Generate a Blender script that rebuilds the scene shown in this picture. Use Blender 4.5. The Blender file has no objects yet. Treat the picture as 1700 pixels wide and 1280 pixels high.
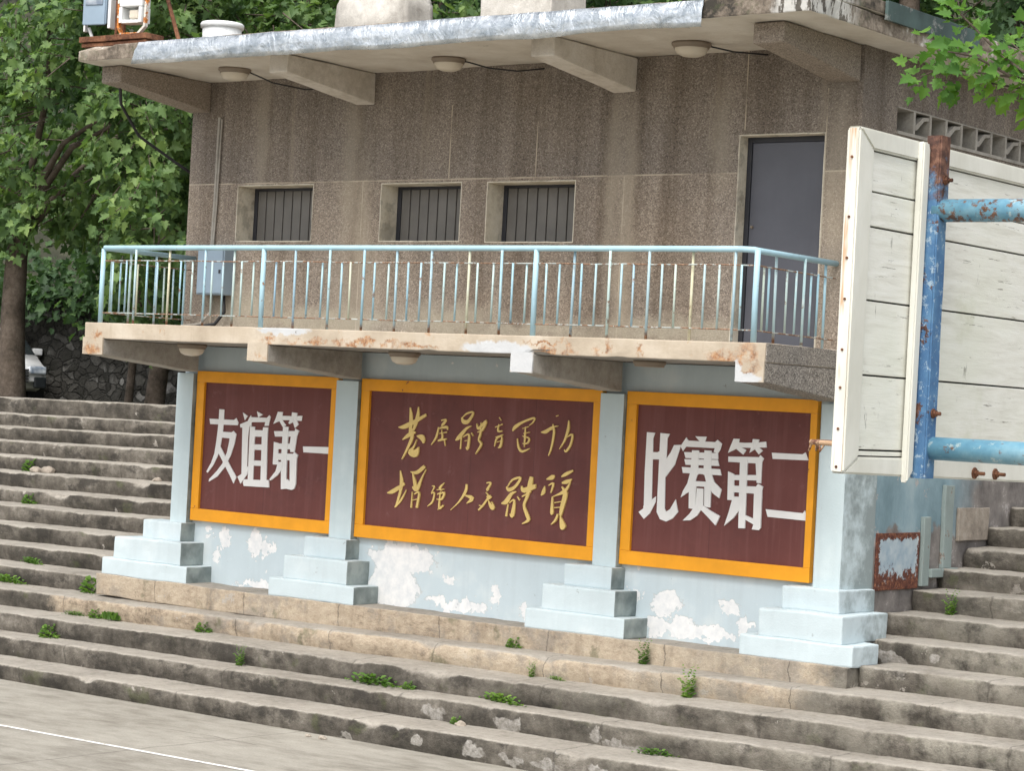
import bpy, bmesh, math, random
import numpy as np
from mathutils import Vector, Matrix, noise
random.seed(11)
R = math.radians
S = bpy.context.scene
C = S.collection

# ------------------------------------------------------------------ camera
cam_d = bpy.data.cameras.new("camera")
cam = bpy.data.objects.new("camera", cam_d)
C.objects.link(cam)
S.camera = cam
cam_d.sensor_width = 36.0
cam_d.lens = 82.14
cam_d.clip_start = 0.1
cam_d.clip_end = 500
yaw, pit, rol = R(37.64), R(0.406), R(3.01)
fw = Vector((-math.sin(yaw)*math.cos(pit), math.cos(yaw)*math.cos(pit), math.sin(pit)))
rt = Vector((math.cos(yaw), math.sin(yaw), 0))
up = rt.cross(fw)
r2 = rt*math.cos(rol) + up*math.sin(rol)
u2 = -rt*math.sin(rol) + up*math.cos(rol)
cam.matrix_world = Matrix(((r2.x, u2.x, -fw.x, 0), (r2.y, u2.y, -fw.y, 0), (r2.z, u2.z, -fw.z, 3.2), (0, 0, 0, 1)))

# ------------------------------------------------------------------ light
SUN_EL, SUN_ROT = R(58), R(166)
w = bpy.data.worlds.new("World")
S.world = w
w.use_nodes = True
nt = w.node_tree
sky = nt.nodes.new("ShaderNodeTexSky")
sky.sky_type = 'NISHITA'
sky.sun_disc = False
sky.sun_elevation = SUN_EL
sky.sun_rotation = SUN_ROT
sky.dust_density = 4.0
hsv = nt.nodes.new("ShaderNodeHueSaturation")
hsv.inputs['Saturation'].default_value = 0.30
nt.links.new(sky.outputs[0], hsv.inputs['Color'])
bg = nt.nodes['Background']
nt.links.new(hsv.outputs[0], bg.inputs[0])
bg.inputs[1].default_value = 0.15
sd = bpy.data.lights.new("sun", 'SUN')
sd.energy = 1.25
sd.angle = R(40)
sd.color = (1.0, 0.96, 0.9)
sun = bpy.data.objects.new("sun", sd)
C.objects.link(sun)
dirv = Vector((math.sin(SUN_ROT)*math.cos(SUN_EL), math.cos(SUN_ROT)*math.cos(SUN_EL), math.sin(SUN_EL)))
sun.rotation_euler = dirv.to_track_quat('Z', 'Y').to_euler()
S.view_settings.view_transform = 'Standard'
S.view_settings.look = 'None'
S.view_settings.exposure = 0.84
S.view_settings.gamma = 1.0
S.cycles.max_bounces = 8
S.cycles.transparent_max_bounces = 4

# ------------------------------------------------------------------ object helpers
ORG = {}
def tag(o, label, cat, group=None):
    o['label'] = label; o['category'] = cat
    if group: o['group'] = group
    return o
def thing(name, label, cat, loc=(0, 0, 0), group=None):
    o = bpy.data.objects.new(name, None)
    C.objects.link(o)
    o.location = loc
    o.empty_display_size = 0.2
    ORG[o] = Vector(loc)
    return tag(o, label, cat, group)
def link_mesh(name, me, mats, parent=None, org=None, smooth=False):
    o = bpy.data.objects.new(name, me)
    C.objects.link(o)
    for m in (mats if isinstance(mats, (list, tuple)) else [mats]):
        me.materials.append(m)
    if parent is not None:
        o.parent = parent
        org = ORG[parent]
    elif org is not None:
        o.location = org
    org = Vector(org) if org is not None else Vector((0, 0, 0))
    if org.length > 0:
        me.transform(Matrix.Translation(-org))
    ORG[o] = org
    if smooth:
        me.polygons.foreach_set('use_smooth', [True]*len(me.polygons))
    me.update()
    return o
def obj(name, bm, mats, parent=None, org=None, smooth=False, normals=True):
    if normals: bmesh.ops.recalc_face_normals(bm, faces=bm.faces)
    me = bpy.data.meshes.new(name)
    bm.to_mesh(me); bm.free()
    return link_mesh(name, me, mats, parent, org, smooth)
def structure(o, kind='structure'):
    o['kind'] = kind
    return o
def copy_tree(root, loc, rotz=None, scale=None):
    r = root.copy(); C.objects.link(r)
    r.location = loc
    if rotz is not None: r.rotation_euler = (0, 0, rotz)
    if scale is not None: r.scale = (scale, scale, scale)
    for ch in root.children:
        c = ch.copy(); C.objects.link(c); c.parent = r
        for g in ch.children:
            d = g.copy(); C.objects.link(d); d.parent = c
    return r
# ------------------------------------------------------------------ mesh helpers
def B(): return bmesh.new()
def box(bm, x0, x1, y0, y1, z0, z1, bev=0.0, mat=0):
    vs = [bm.verts.new(p) for p in ((x0,y0,z0),(x1,y0,z0),(x1,y1,z0),(x0,y1,z0),(x0,y0,z1),(x1,y0,z1),(x1,y1,z1),(x0,y1,z1))]
    fs = [bm.faces.new([vs[i] for i in f]) for f in ((0,3,2,1),(4,5,6,7),(0,1,5,4),(1,2,6,5),(2,3,7,6),(3,0,4,7))]
    for f in fs: f.material_index = mat
    if bev > 0:
        es = list({e for f in fs for e in f.edges})
        bmesh.ops.bevel(bm, geom=es, offset=bev, segments=2, profile=0.6, affect='EDGES')
    return bm
def prism(bm, pts, axis, a, b, mat=0):
    # pts 2D outline; axis 'x': pts are (y,z); axis 'y': pts are (x,z); axis 'z': pts are (x,y)
    def mk(p, t):
        if axis == 'x': return (t, p[0], p[1])
        if axis == 'y': return (p[0], t, p[1])
        return (p[0], p[1], t)
    v0 = [bm.verts.new(mk(p, a)) for p in pts]
    v1 = [bm.verts.new(mk(p, b)) for p in pts]
    n = len(pts)
    fs = [bm.faces.new(v0[::-1]), bm.faces.new(v1)]
    for i in range(n):
        fs.append(bm.faces.new([v0[i], v0[(i+1) % n], v1[(i+1) % n], v1[i]]))
    for f in fs: f.material_index = mat
    return fs
def tube(bm, pts, r, n=8, caps=True):
    pts = [Vector(p) for p in pts]
    rs = r if isinstance(r, (list, tuple)) else [r]*len(pts)
    rings = []
    prev = None
    for i, p in enumerate(pts):
        d = (pts[min(i+1, len(pts)-1)] - pts[max(i-1, 0)]).normalized()
        if prev is None:
            a = d.cross(Vector((0, 0, 1)) if abs(d.z) < .9 else Vector((0, 1, 0))).normalized()
        else:
            a = (prev - d*prev.dot(d)).normalized()
        prev = a
        b = d.cross(a)
        rings.append([bm.verts.new(p + (a*math.cos(2*math.pi*k/n) + b*math.sin(2*math.pi*k/n))*rs[i]) for k in range(n)])
    for i in range(len(rings)-1):
        for k in range(n):
            bm.faces.new([rings[i][k], rings[i][(k+1) % n], rings[i+1][(k+1) % n], rings[i+1][k]])
    if caps:
        bm.faces.new(rings[0][::-1]); bm.faces.new(rings[-1])
    return bm
def lathe(bm, c, prof, n=24):
    rings = []
    for r, z in prof:
        if r < 1e-5: rings.append([bm.verts.new((c[0], c[1], c[2]+z))])
        else: rings.append([bm.verts.new((c[0]+r*math.cos(2*math.pi*k/n), c[1]+r*math.sin(2*math.pi*k/n), c[2]+z)) for k in range(n)])
    for a, b in zip(rings[:-1], rings[1:]):
        for k in range(n):
            f = [a[k % len(a)], a[(k+1) % len(a)], b[(k+1) % len(b)], b[k % len(b)]]
            f2 = []
            for v in f:
                if v not in f2: f2.append(v)
            if len(f2) > 2: bm.faces.new(f2)
    return bm
def subdiv(bm, seg):
    for _ in range(9):
        es = [e for e in bm.edges if e.calc_length() > seg]
        if not es: break
        bmesh.ops.subdivide_edges(bm, edges=es, cuts=1, use_grid_fill=True)
    bmesh.ops.triangulate(bm, faces=[f for f in bm.faces if len(f.verts) > 4])
def rough(bm, amp, sc, amp2=0.0, sc2=8.0):
    for v in bm.verts:
        d = noise.noise_vector(v.co*sc)*amp
        if amp2: d += noise.noise_vector(v.co*sc2)*amp2
        v.co += d
def nz(x, y=0., z=0.): return noise.noise(Vector((x, y, z)))

# ------------------------------------------------------------------ material helpers
class MT:
    def __init__(s, name, rough=0.85, metal=0.0, spec=0.3):
        s.m = bpy.data.materials.new(name); s.m.use_nodes = True
        s.t = s.m.node_tree; s.b = s.t.nodes['Principled BSDF']
        s.b.inputs['Roughness'].default_value = rough
        s.b.inputs['Metallic'].default_value = metal
        s.b.inputs['Specular IOR Level'].default_value = spec
        s._g = None
    def n(s, ty, **kw):
        x = s.t.nodes.new('ShaderNode'+ty)
        for k, v in kw.items(): setattr(x, k, v)
        return x
    def put(s, sock, v):
        if isinstance(v, bpy.types.NodeSocket): s.t.links.new(v, sock)
        elif v is not None:
            if isinstance(v, (tuple, list)) and len(v) == 3 and sock.type == 'RGBA': v = (*v, 1)
            sock.default_value = v
    @property
    def geo(s):
        if s._g is None: s._g = s.n('NewGeometry')
        return s._g
    @property
    def pos(s): return s.geo.outputs['Position']
    @property
    def island(s): return s.geo.outputs['Random Per Island']
    def objc(s): return s.n('TexCoord').outputs['Object']
    def orand(s): return s.n('ObjectInfo').outputs['Random']
    def xyz(s, v=None):
        x = s.n('SeparateXYZ'); s.put(x.inputs[0], v or s.pos); return x.outputs
    def vmul(s, v, k):
        x = s.n('VectorMath', operation='MULTIPLY'); s.put(x.inputs[0], v); x.inputs[1].default_value = k; return x.outputs[0]
    def noise(s, scale, detail=4, rough=.55, vec=None, k=None, dist=0.0, off=None):
        v = vec or s.pos
        if k: v = s.vmul(v, k)
        if off:
            x = s.n('VectorMath', operation='ADD'); s.put(x.inputs[0], v); x.inputs[1].default_value = off; v = x.outputs[0]
        x = s.n('TexNoise'); s.put(x.inputs['Vector'], v)
        x.inputs['Scale'].default_value = scale; x.inputs['Detail'].default_value = detail
        x.inputs['Roughness'].default_value = rough; x.inputs['Distortion'].default_value = dist
        return x.outputs['Fac']
    def noisec(s, scale, detail=2, vec=None):
        x = s.n('TexNoise'); s.put(x.inputs['Vector'], vec or s.pos)
        x.inputs['Scale'].default_value = scale; x.inputs['Detail'].default_value = detail
        return x.outputs['Color']
    def voro(s, scale, vec=None, feature='F1', out='Distance', k=None):
        v = vec or s.pos
        if k: v = s.vmul(v, k)
        x = s.n('TexVoronoi', feature=feature); s.put(x.inputs['Vector'], v); x.inputs['Scale'].default_value = scale
        return x.outputs[out]
    def ramp(s, f, stops):
        x = s.n('ValToRGB'); s.put(x.inputs[0], f); e = x.color_ramp.elements
        while len(e) < len(stops): e.new(0.5)
        for i, (p, c) in enumerate(stops):
            e[i].position = p; e[i].color = (*c, 1) if len(c) == 3 else c
        return x.outputs[0]
    def rng(s, f, a, b, c=0., d=1.):
        x = s.n('MapRange'); s.put(x.inputs[0], f)
        for i, v in enumerate((a, b, c, d)): x.inputs[i+1].default_value = v
        return x.outputs[0]
    def math(s, op, a, b=None, c=None):
        x = s.n('Math', operation=op); s.put(x.inputs[0], a)
        if b is not None: s.put(x.inputs[1], b)
        if c is not None: s.put(x.inputs[2], c)
        return x.outputs[0]
    def mix(s, f, a, b, mode='MIX'):
        x = s.n('Mix', data_type='RGBA', blend_type=mode)
        s.put(x.inputs[0], f); s.put(x.inputs[6], a); s.put(x.inputs[7], b)
        return x.outputs[2]
    def spots(s, lst, wob=.06, wsc=9.0, soft=.12, wob2=.02, wsc2=40.0):
        # irregular blotches at given world (x, z, rx, rz); returns 0..1
        n1 = s.noisec(wsc, 3); n2 = s.noisec(wsc2, 2)
        a = s.n('VectorMath', operation='SUBTRACT'); s.put(a.inputs[0], n1); a.inputs[1].default_value = (.5, .5, .5)
        b = s.n('VectorMath', operation='SUBTRACT'); s.put(b.inputs[0], n2); b.inputs[1].default_value = (.5, .5, .5)
        m1 = s.n('VectorMath', operation='MULTIPLY_ADD'); s.put(m1.inputs[0], a.outputs[0]); m1.inputs[1].default_value = (wob*4,)*3; s.put(m1.inputs[2], s.pos)
        m2 = s.n('VectorMath', operation='MULTIPLY_ADD'); s.put(m2.inputs[0], b.outputs[0]); m2.inputs[1].default_value = (wob2*4,)*3; s.put(m2.inputs[2], m1.outputs[0])
        cur = None
        for x, z, rx, rz in lst:
            q = s.n('VectorMath', operation='MULTIPLY_ADD'); s.put(q.inputs[0], m2.outputs[0])
            q.inputs[1].default_value = (1/rx, 0, 1/rz); q.inputs[2].default_value = (-x/rx, 0, -z/rz)
            l = s.n('VectorMath', operation='LENGTH'); s.put(l.inputs[0], q.outputs[0])
            cur = l.outputs['Value'] if cur is None else s.math('MINIMUM', cur, l.outputs['Value'])
        return s.rng(cur, 1+soft, 1-soft)
    def bump(s, h, strength=.5, dist=.01):
        x = s.n('Bump'); x.inputs['Strength'].default_value = strength; x.inputs['Distance'].default_value = dist
        s.put(x.inputs['Height'], h); s.t.links.new(x.outputs[0], s.b.inputs['Normal'])
    def col(s, c): s.put(s.b.inputs['Base Color'], c); return s
    def rgh(s, c): s.put(s.b.inputs['Roughness'], c); return s

# ---- pebble-dash render of the upper storey
def pebble(name, dark=(.165, .142, .124), mid=(.285, .250, .218), light=(.44, .395, .35), joints=True, streak=True, tint=1.0):
    m = MT(name, .92)
    vc = m.n('SeparateColor'); m.put(vc.inputs[0], m.voro(92, out='Color'))
    sp = m.ramp(vc.outputs[0], [(0, dark), (.35, mid), (.7, mid), (1, light)])
    fine = m.noise(120, 2, .7)
    c = m.mix(m.rng(fine, .3, .7), m.mix(1, sp, (.62, .6, .58), 'MULTIPLY'), sp)
    big = m.noise(1.1, 5, .6)
    c = m.mix(m.rng(big, .35, .7), c, m.mix(1, c, (1.18, 1.15, 1.1), 'MULTIPLY'))
    if streak:
        st = m.noise(1.0, 5, .62, k=(2.6, 2.6, .16))
        c = m.mix(m.rng(st, .44, .66), c, m.mix(1, c, (.62, .59, .56), 'MULTIPLY'))
        st2 = m.noise(1.0, 4, .6, k=(5.5, 5.5, .3), off=(7, 3, 1))
        c = m.mix(m.rng(st2, .60, .72, 0, .55), c, (.33, .285, .225))
        run = m.spots([(-17.82,6.0,.10,.75),(-16.5,5.6,.13,.9),(-16.32,4.9,.12,.8),(-13.12,5.5,.10,.9),(-12.93,5.3,.09,.8),(-12.95,4.4,.12,.7),(-11.9,5.8,.12,.45),(-10.62,5.3,.14,.9),(-16.35,4.2,.3,.5)], .05, 3, .5)
        c = m.mix(m.math('MULTIPLY', run, .5), c, (.36, .315, .25))
        xl = m.xyz()
        lowp = m.math('MULTIPLY', m.math('LESS_THAN', xl[2], 5.442), m.rng(m.noise(.9, 4, .6, off=(1, 4, 1)), .30, .55, .45, 1.0))
        c = m.mix(lowp, c, m.mix(1, c, (1.32, 1.29, 1.24), 'MULTIPLY'))
        foot = m.spots([(-16.9,3.95,1.3,.12),(-15.1,3.98,.7,.16),(-14.2,3.9,1.2,.1),(-12.3,3.93,1.0,.13),(-17.9,4.05,.5,.25)], .08, 5, .6)
        c = m.mix(m.math('MULTIPLY', foot, .6), c, (.50, .455, .355))
    if joints:
        x = m.xyz()
        hz = m.math('LESS_THAN', m.math('ABSOLUTE', m.math('SUBTRACT', x[2], 5.442)), .007)
        jm = hz
        for jx, z0, z1 in ((-18.48,3.8,5.44),(-16.33,3.8,5.44),(-15.17,5.44,6.2),(-14.06,5.44,6.0),(-12.98,3.8,5.44),(-11.64,5.84,6.58),(-10.77,3.8,6.2)):
            a = m.math('LESS_THAN', m.math('ABSOLUTE', m.math('SUBTRACT', x[0], jx)), .006)
            b = m.math('MULTIPLY', m.math('GREATER_THAN', x[2], z0), m.math('LESS_THAN', x[2], z1))
            jm = m.math('MAXIMUM', jm, m.math('MULTIPLY', a, b))
        jn = m.math('MULTIPLY', jm, m.rng(m.noise(3.0, 4), .38, .55, .15, .95))
        c = m.mix(jn, c, (.52, .45, .35))
    m.col(c)
    m.bump(m.math('ADD', vc.outputs[1], fine), .55, .012)
    return m.m
PEB = pebble('pebble_render')
PEBG = pebble('pebble_grey', (.10,.092,.085), (.27,.25,.225), (.50,.47,.43), False, False)
def pebble_plain():
    return pebble('pebble_bracket', (.13,.10,.08), (.25,.205,.16), (.40,.35,.28), False, True)
PEBB = pebble('pebble_bracket', (.20,.165,.135), (.33,.285,.24), (.46,.41,.35), False, False)

# ---- light blue painted plaster
def bluepaint(name, peel=None, base=(.52,.605,.64), pale=(.62,.68,.69), auto=0.0):
    m = MT(name, .8)
    n = m.noise(1.6, 5, .6)
    c = m.ramp(n, [(.3, tuple(v*.93 for v in base)), (.55, base), (.72, pale)])
    st = m.noise(1, 4, .6, k=(9, 9, .5))
    c = m.mix(m.rng(st, .5, .75, 0, .35), c, tuple(v*.82 for v in base))
    gr = m.noise(30, 3, .65)
    c = m.mix(m.rng(gr, .62, .8, 0, .4), c, (.70, .74, .74))
    spk = m.noise(7, 5, .7)
    h = m.noise(60, 3)
    if peel:
        pm = m.spots(peel, .075, 6, .06, .03, 26)
        extra = m.rng(m.math('ADD', m.noise(5.5, 6, .7), m.math('MULTIPLY', m.noise(1.2, 2), .35)), .835, .85)
        pm = m.math('MAXIMUM', pm, extra)
        edge = m.math('MULTIPLY', m.math('SUBTRACT', 1.0, m.math('ABSOLUTE', m.math('SUBTRACT', m.math('MULTIPLY', pm, 2.0), 1.0))), .5)
        white = m.mix(m.rng(m.noise(14, 4), .35, .7), (.80, .80, .79), (.66, .68, .69))
        c = m.mix(pm, c, white)
        c = m.mix(edge, c, (.35, .38, .38))
        h = m.math('SUBTRACT', m.math('MULTIPLY', h, .3), pm)
    c = m.mix(m.rng(spk, .67, .72, 0, .7), c, (.27, .29, .29))
    m.col(c); m.bump(h, .35, .006)
    return m.m
PEEL = [(-18.19,1.56,.078,.133),(-18.27,1.32,.07,.107),(-17.71,1.53,.104,.133),(-17.52,1.46,.104,.067),(-18.4,1.61,.07,.053),(-17.63,1.06,.304,.047),(-15.72,1.53,.391,.147),(-15.74,1.21,.365,.253),(-15.43,1.52,.261,.133),(-14.88,1.12,.4,.067),(-14.98,1.37,.064,.033),(-14.39,1.27,.064,.08),(-14.0,1.13,.096,.08),(-12.3,1.36,.16,.12),(-12.44,1.14,.12,.12),(-12.14,1.14,.2,.093),(-12.64,1.43,.064,.04),(-11.59,1.39,.096,.08),(-11.8,1.12,.32,.053),(-11.44,1.26,.072,.093)]
WALLB = bluepaint('blue_wall_paint', PEEL)
PIERB = bluepaint('blue_pier_paint', None, (.52,.61,.63), (.60,.68,.69))
def sided(m):
    # the right-hand sides of the three inner piers were never repainted: old grey-green mouldy coat
    nt = m.node_tree; b = nt.nodes['Principled BSDF']
    src = b.inputs['Base Color'].links[0].from_socket
    g = nt.nodes.new('ShaderNodeNewGeometry'); sx = nt.nodes.new('ShaderNodeSeparateXYZ'); px = nt.nodes.new('ShaderNodeSeparateXYZ')
    nt.links.new(g.outputs['True Normal'], sx.inputs[0]); nt.links.new(g.outputs['Position'], px.inputs[0])
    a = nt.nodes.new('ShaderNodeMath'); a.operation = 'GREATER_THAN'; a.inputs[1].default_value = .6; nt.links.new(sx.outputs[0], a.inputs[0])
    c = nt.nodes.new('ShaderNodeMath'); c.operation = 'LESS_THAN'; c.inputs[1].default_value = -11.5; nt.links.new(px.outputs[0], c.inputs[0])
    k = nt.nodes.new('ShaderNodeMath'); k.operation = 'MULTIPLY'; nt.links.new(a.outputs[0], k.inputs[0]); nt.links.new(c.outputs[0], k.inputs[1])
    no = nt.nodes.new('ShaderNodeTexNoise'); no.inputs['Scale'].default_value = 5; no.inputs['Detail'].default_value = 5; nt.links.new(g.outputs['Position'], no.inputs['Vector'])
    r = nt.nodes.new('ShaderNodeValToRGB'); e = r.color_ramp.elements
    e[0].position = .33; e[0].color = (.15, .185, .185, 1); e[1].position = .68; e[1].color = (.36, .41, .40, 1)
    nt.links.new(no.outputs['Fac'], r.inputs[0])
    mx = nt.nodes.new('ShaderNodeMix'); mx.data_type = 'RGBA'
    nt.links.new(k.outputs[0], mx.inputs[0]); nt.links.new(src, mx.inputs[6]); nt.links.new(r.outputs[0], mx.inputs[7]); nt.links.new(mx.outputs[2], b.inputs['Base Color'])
    # grime on the outer side of the corner pier and its tiers
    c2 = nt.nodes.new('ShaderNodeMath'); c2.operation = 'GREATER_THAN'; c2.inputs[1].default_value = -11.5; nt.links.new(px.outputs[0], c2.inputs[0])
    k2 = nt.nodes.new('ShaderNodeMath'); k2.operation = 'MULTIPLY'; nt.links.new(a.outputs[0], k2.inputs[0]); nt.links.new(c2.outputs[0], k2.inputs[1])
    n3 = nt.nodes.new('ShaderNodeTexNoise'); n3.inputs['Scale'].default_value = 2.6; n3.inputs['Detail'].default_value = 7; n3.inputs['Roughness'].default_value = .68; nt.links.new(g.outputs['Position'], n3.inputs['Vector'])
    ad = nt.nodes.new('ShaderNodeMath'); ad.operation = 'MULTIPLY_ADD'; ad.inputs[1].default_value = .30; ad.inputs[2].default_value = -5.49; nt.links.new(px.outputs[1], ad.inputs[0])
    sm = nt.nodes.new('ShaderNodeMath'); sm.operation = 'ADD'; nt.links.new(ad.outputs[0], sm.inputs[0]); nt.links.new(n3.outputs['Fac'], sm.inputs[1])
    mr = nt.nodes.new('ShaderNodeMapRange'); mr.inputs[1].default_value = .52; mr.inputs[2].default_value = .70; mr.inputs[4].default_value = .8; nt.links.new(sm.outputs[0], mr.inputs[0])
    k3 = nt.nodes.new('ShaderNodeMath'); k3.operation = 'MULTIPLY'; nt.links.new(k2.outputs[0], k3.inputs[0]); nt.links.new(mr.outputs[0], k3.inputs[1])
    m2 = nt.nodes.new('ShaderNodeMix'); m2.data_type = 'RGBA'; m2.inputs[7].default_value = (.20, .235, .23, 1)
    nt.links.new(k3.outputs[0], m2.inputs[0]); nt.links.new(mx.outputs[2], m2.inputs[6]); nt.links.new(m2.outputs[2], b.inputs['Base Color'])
    return m
sided(PIERB)
TIERB = bluepaint('blue_plinth_paint', None, (.52,.60,.625), (.60,.665,.68)); sided(TIERB)

def sidepaint():
    m = MT('peeling_side_paint', .85)
    n = m.noise(1.3, 6, .65)
    blue = m.ramp(m.noise(2.2, 5, .6, k=(1, 1, .5)), [(.3, (.16, .24, .27)), (.5, (.24, .34, .38)), (.7, (.36, .45, .47))])
    grey = m.ramp(m.noise(4, 5, .6), [(.3, (.10, .09, .085)), (.55, (.22, .20, .185)), (.75, (.34, .31, .285))])
    x = m.xyz()
    hi = m.rng(m.math('ADD', x[2], m.math('MULTIPLY', n, .9)), 2.56, 2.62)
    back = m.rng(m.math('ADD', x[1], m.math('MULTIPLY', n, 1.2)), 21.9, 21.0)
    pk = m.math('MULTIPLY', hi, back)
    c = m.mix(pk, grey, blue)
    fl = m.rng(m.noise(4, 6, .75), .60, .615)
    c = m.mix(m.math('MULTIPLY', fl, .8), c, (.42, .39, .37))
    m.col(c); m.bump(m.math('SUBTRACT', m.noise(25, 4), fl), .4, .01)
    return m.m
SIDEP = sidepaint()

def concrete(name, dark, mid, light, sc=1.6, lichen=0.0, bumpd=.01, blocks=0.0):
    m = MT(name, .93)
    a = m.noise(sc, 6, .62); b = m.noise(sc*6, 5, .65, off=(3, 1, 7))
    c = m.ramp(m.math('ADD', m.math('MULTIPLY', a, .6), m.math('MULTIPLY', b, .4)), [(.36, dark), (.50, mid), (.66, light)])
    g = m.noise(70, 3, .7)
    c = m.mix(m.rng(g, .35, .7, .0, .5), c, m.mix(1, c, (1.35, 1.33, 1.3), 'MULTIPLY'))
    if lichen:
        l = m.rng(m.noise(4, 6, .7), .54, .60)
        c = m.mix(m.math('MULTIPLY', l, lichen), c, (.055, .05, .042))
    m.col(c); m.bump(m.math('ADD', m.noise(28, 5, .7), m.math('MULTIPLY', g, .5)), .6, bumpd)
    return m.m

SPALL = [(-13.69,.29,.15,.075),(-12.81,.28,.14,.065),(-13.44,.06,.09,.065),(-12.79,.09,.15,.07),(-12.35,.08,.12,.06),(-11.87,.28,.07,.08),(-11.58,.26,.2,.045),(-11.98,.06,.18,.045),(-11.32,.10,.18,.055),(-14.31,.02,.10,.055),(-10.02,1.08,.14,.055),(-22.1,1.55,.07,.05),(-9.6,1.1,.05,.07)]
def step_mat(name, stone=False):
    m = MT(name, .95)
    x = m.xyz(); rnd = m.orand()
    N = m.n('SeparateXYZ'); m.put(N.inputs[0], m.geo.outputs['Normal'])
    # treads: worn pale cement; risers: old, lichen-stained
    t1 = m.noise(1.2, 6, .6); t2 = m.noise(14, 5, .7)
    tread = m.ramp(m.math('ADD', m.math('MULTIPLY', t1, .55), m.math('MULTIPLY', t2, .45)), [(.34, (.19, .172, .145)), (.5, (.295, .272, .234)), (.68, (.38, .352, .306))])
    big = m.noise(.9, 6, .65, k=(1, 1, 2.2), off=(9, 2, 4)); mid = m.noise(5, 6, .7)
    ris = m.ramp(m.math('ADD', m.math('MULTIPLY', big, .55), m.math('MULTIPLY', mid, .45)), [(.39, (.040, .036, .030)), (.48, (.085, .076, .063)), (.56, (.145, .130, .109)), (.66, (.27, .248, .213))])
    if stone:
        tan = m.ramp(m.math('ADD', m.math('MULTIPLY', m.noise(1.0, 5, .6), .5), m.math('MULTIPLY', m.noise(9, 6, .75, k=(1, 1, 2)), .5)), [(.36, (.19, .15, .11)), (.46, (.38, .31, .23)), (.57, (.47, .395, .30)), (.7, (.50, .45, .375))])
        pit = m.rng(m.noise(13, 6, .8), .60, .66)
        tan = m.mix(m.math('MULTIPLY', pit, .6), tan, (.16, .12, .09))
        gst = m.rng(m.noise(1.4, 6, .72, off=(2, 8, 3)), .51, .58)
        tan = m.mix(m.math('MULTIPLY', gst, .6), tan, (.25, .225, .195))
        inx = m.math('MULTIPLY', m.rng(m.math('ADD', x[0], m.math('MULTIPLY', mid, .5)), -19.9, -19.7), m.rng(m.math('ADD', x[0], m.math('MULTIPLY', mid, .6)), -9.9, -10.1))
        ris = m.mix(inx, ris, tan)
    # chipped pale patches (bare cement repairs)
    ch = m.rng(m.noise(2.3, 6, .7, off=(5, 5, 1)), .645, .665)
    ris = m.mix(m.math('MULTIPLY', ch, .8), ris, (.40, .37, .33))
    moss = m.rng(m.noise(3.1, 5, .6, off=(1, 7, 2)), .60, .68, 0, .55)
    ris = m.mix(moss, ris, (.085, .095, .045))
    drip = m.noise(1, 4, .6, k=(7, 7, .8))
    ris = m.mix(m.rng(drip, .52, .68, 0, .5), ris, m.mix(1, ris, (.5, .48, .46), 'MULTIPLY'))
    blot = m.rng(m.noise(1.9, 6, .72, k=(1, 1, 1.6), off=(4, 8, 8)), .53, .60, 0, .75)
    if not stone: ris = m.mix(blot, ris, (.040, .036, .031))
    bare = m.math('MULTIPLY', m.math('MULTIPLY', m.rng(x[2], 1.75, 1.3, .12, 1), m.rng(m.math('ADD', x[0], m.math('MULTIPLY', m.noise(.8, 4), 5.0)), -10.2, -6.5)), m.rng(m.noise(2.2, 6, .7, off=(6, 1, 1)), .40, .56))  # pale bare risers at right; the fade with height paints shade onto upper steps
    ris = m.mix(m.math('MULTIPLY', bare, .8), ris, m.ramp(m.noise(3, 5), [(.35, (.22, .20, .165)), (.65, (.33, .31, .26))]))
    if not stone:
        spl = m.spots(SPALL, .07, 5, .1, .012, 26)
        ris = m.mix(spl, ris, m.mix(m.rng(m.noise(18, 5, .7), .35, .65), (.20, .185, .16), (.40, .38, .35)))
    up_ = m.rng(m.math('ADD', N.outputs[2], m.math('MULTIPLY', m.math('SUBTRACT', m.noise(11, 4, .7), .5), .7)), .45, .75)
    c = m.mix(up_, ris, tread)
    dirt = m.rng(m.noise(6, 6, .7, off=(0, 4, 9)), .58, .72, 0, .55)
    c = m.mix(dirt, c, m.mix(1, c, (.55, .52, .47), 'MULTIPLY'))
    # joints between cast blocks
    f = m.math('FRACT', m.math('ADD', m.math('MULTIPLY', m.math('ADD', x[0], m.math('MULTIPLY', m.noise(7, 4), .10)), .74 if stone else .43), m.math('MULTIPLY', rnd, 9.7)))
    jt = m.math('MULTIPLY', m.math('LESS_THAN', f, .009), .5 if stone else .4)
    c = m.mix(jt, c, (.05, .044, .037))
    g = m.noise(60, 3, .7)
    c = m.mix(m.rng(g, .4, .75, 0, .4), c, m.mix(1, c, (1.4, 1.38, 1.35), 'MULTIPLY'))
    m.col(c)
    m.bump(m.math('ADD', m.noise(22, 6, .75), m.math('SUBTRACT', m.math('MULTIPLY', g, .5), jt)), .8, .016)
    return m.m
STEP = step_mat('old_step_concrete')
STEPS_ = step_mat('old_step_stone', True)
CONC = concrete('stained_concrete', (.16,.135,.11), (.30,.26,.215), (.42,.385,.33), 1.5)
CONCP = concrete('pale_concrete', (.34,.32,.29), (.47,.45,.41), (.58,.56,.52), 2.0)
MORTAR = concrete('mortar_reveal', (.44,.39,.31), (.60,.555,.46), (.68,.64,.55), 3.0, .3)

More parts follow.
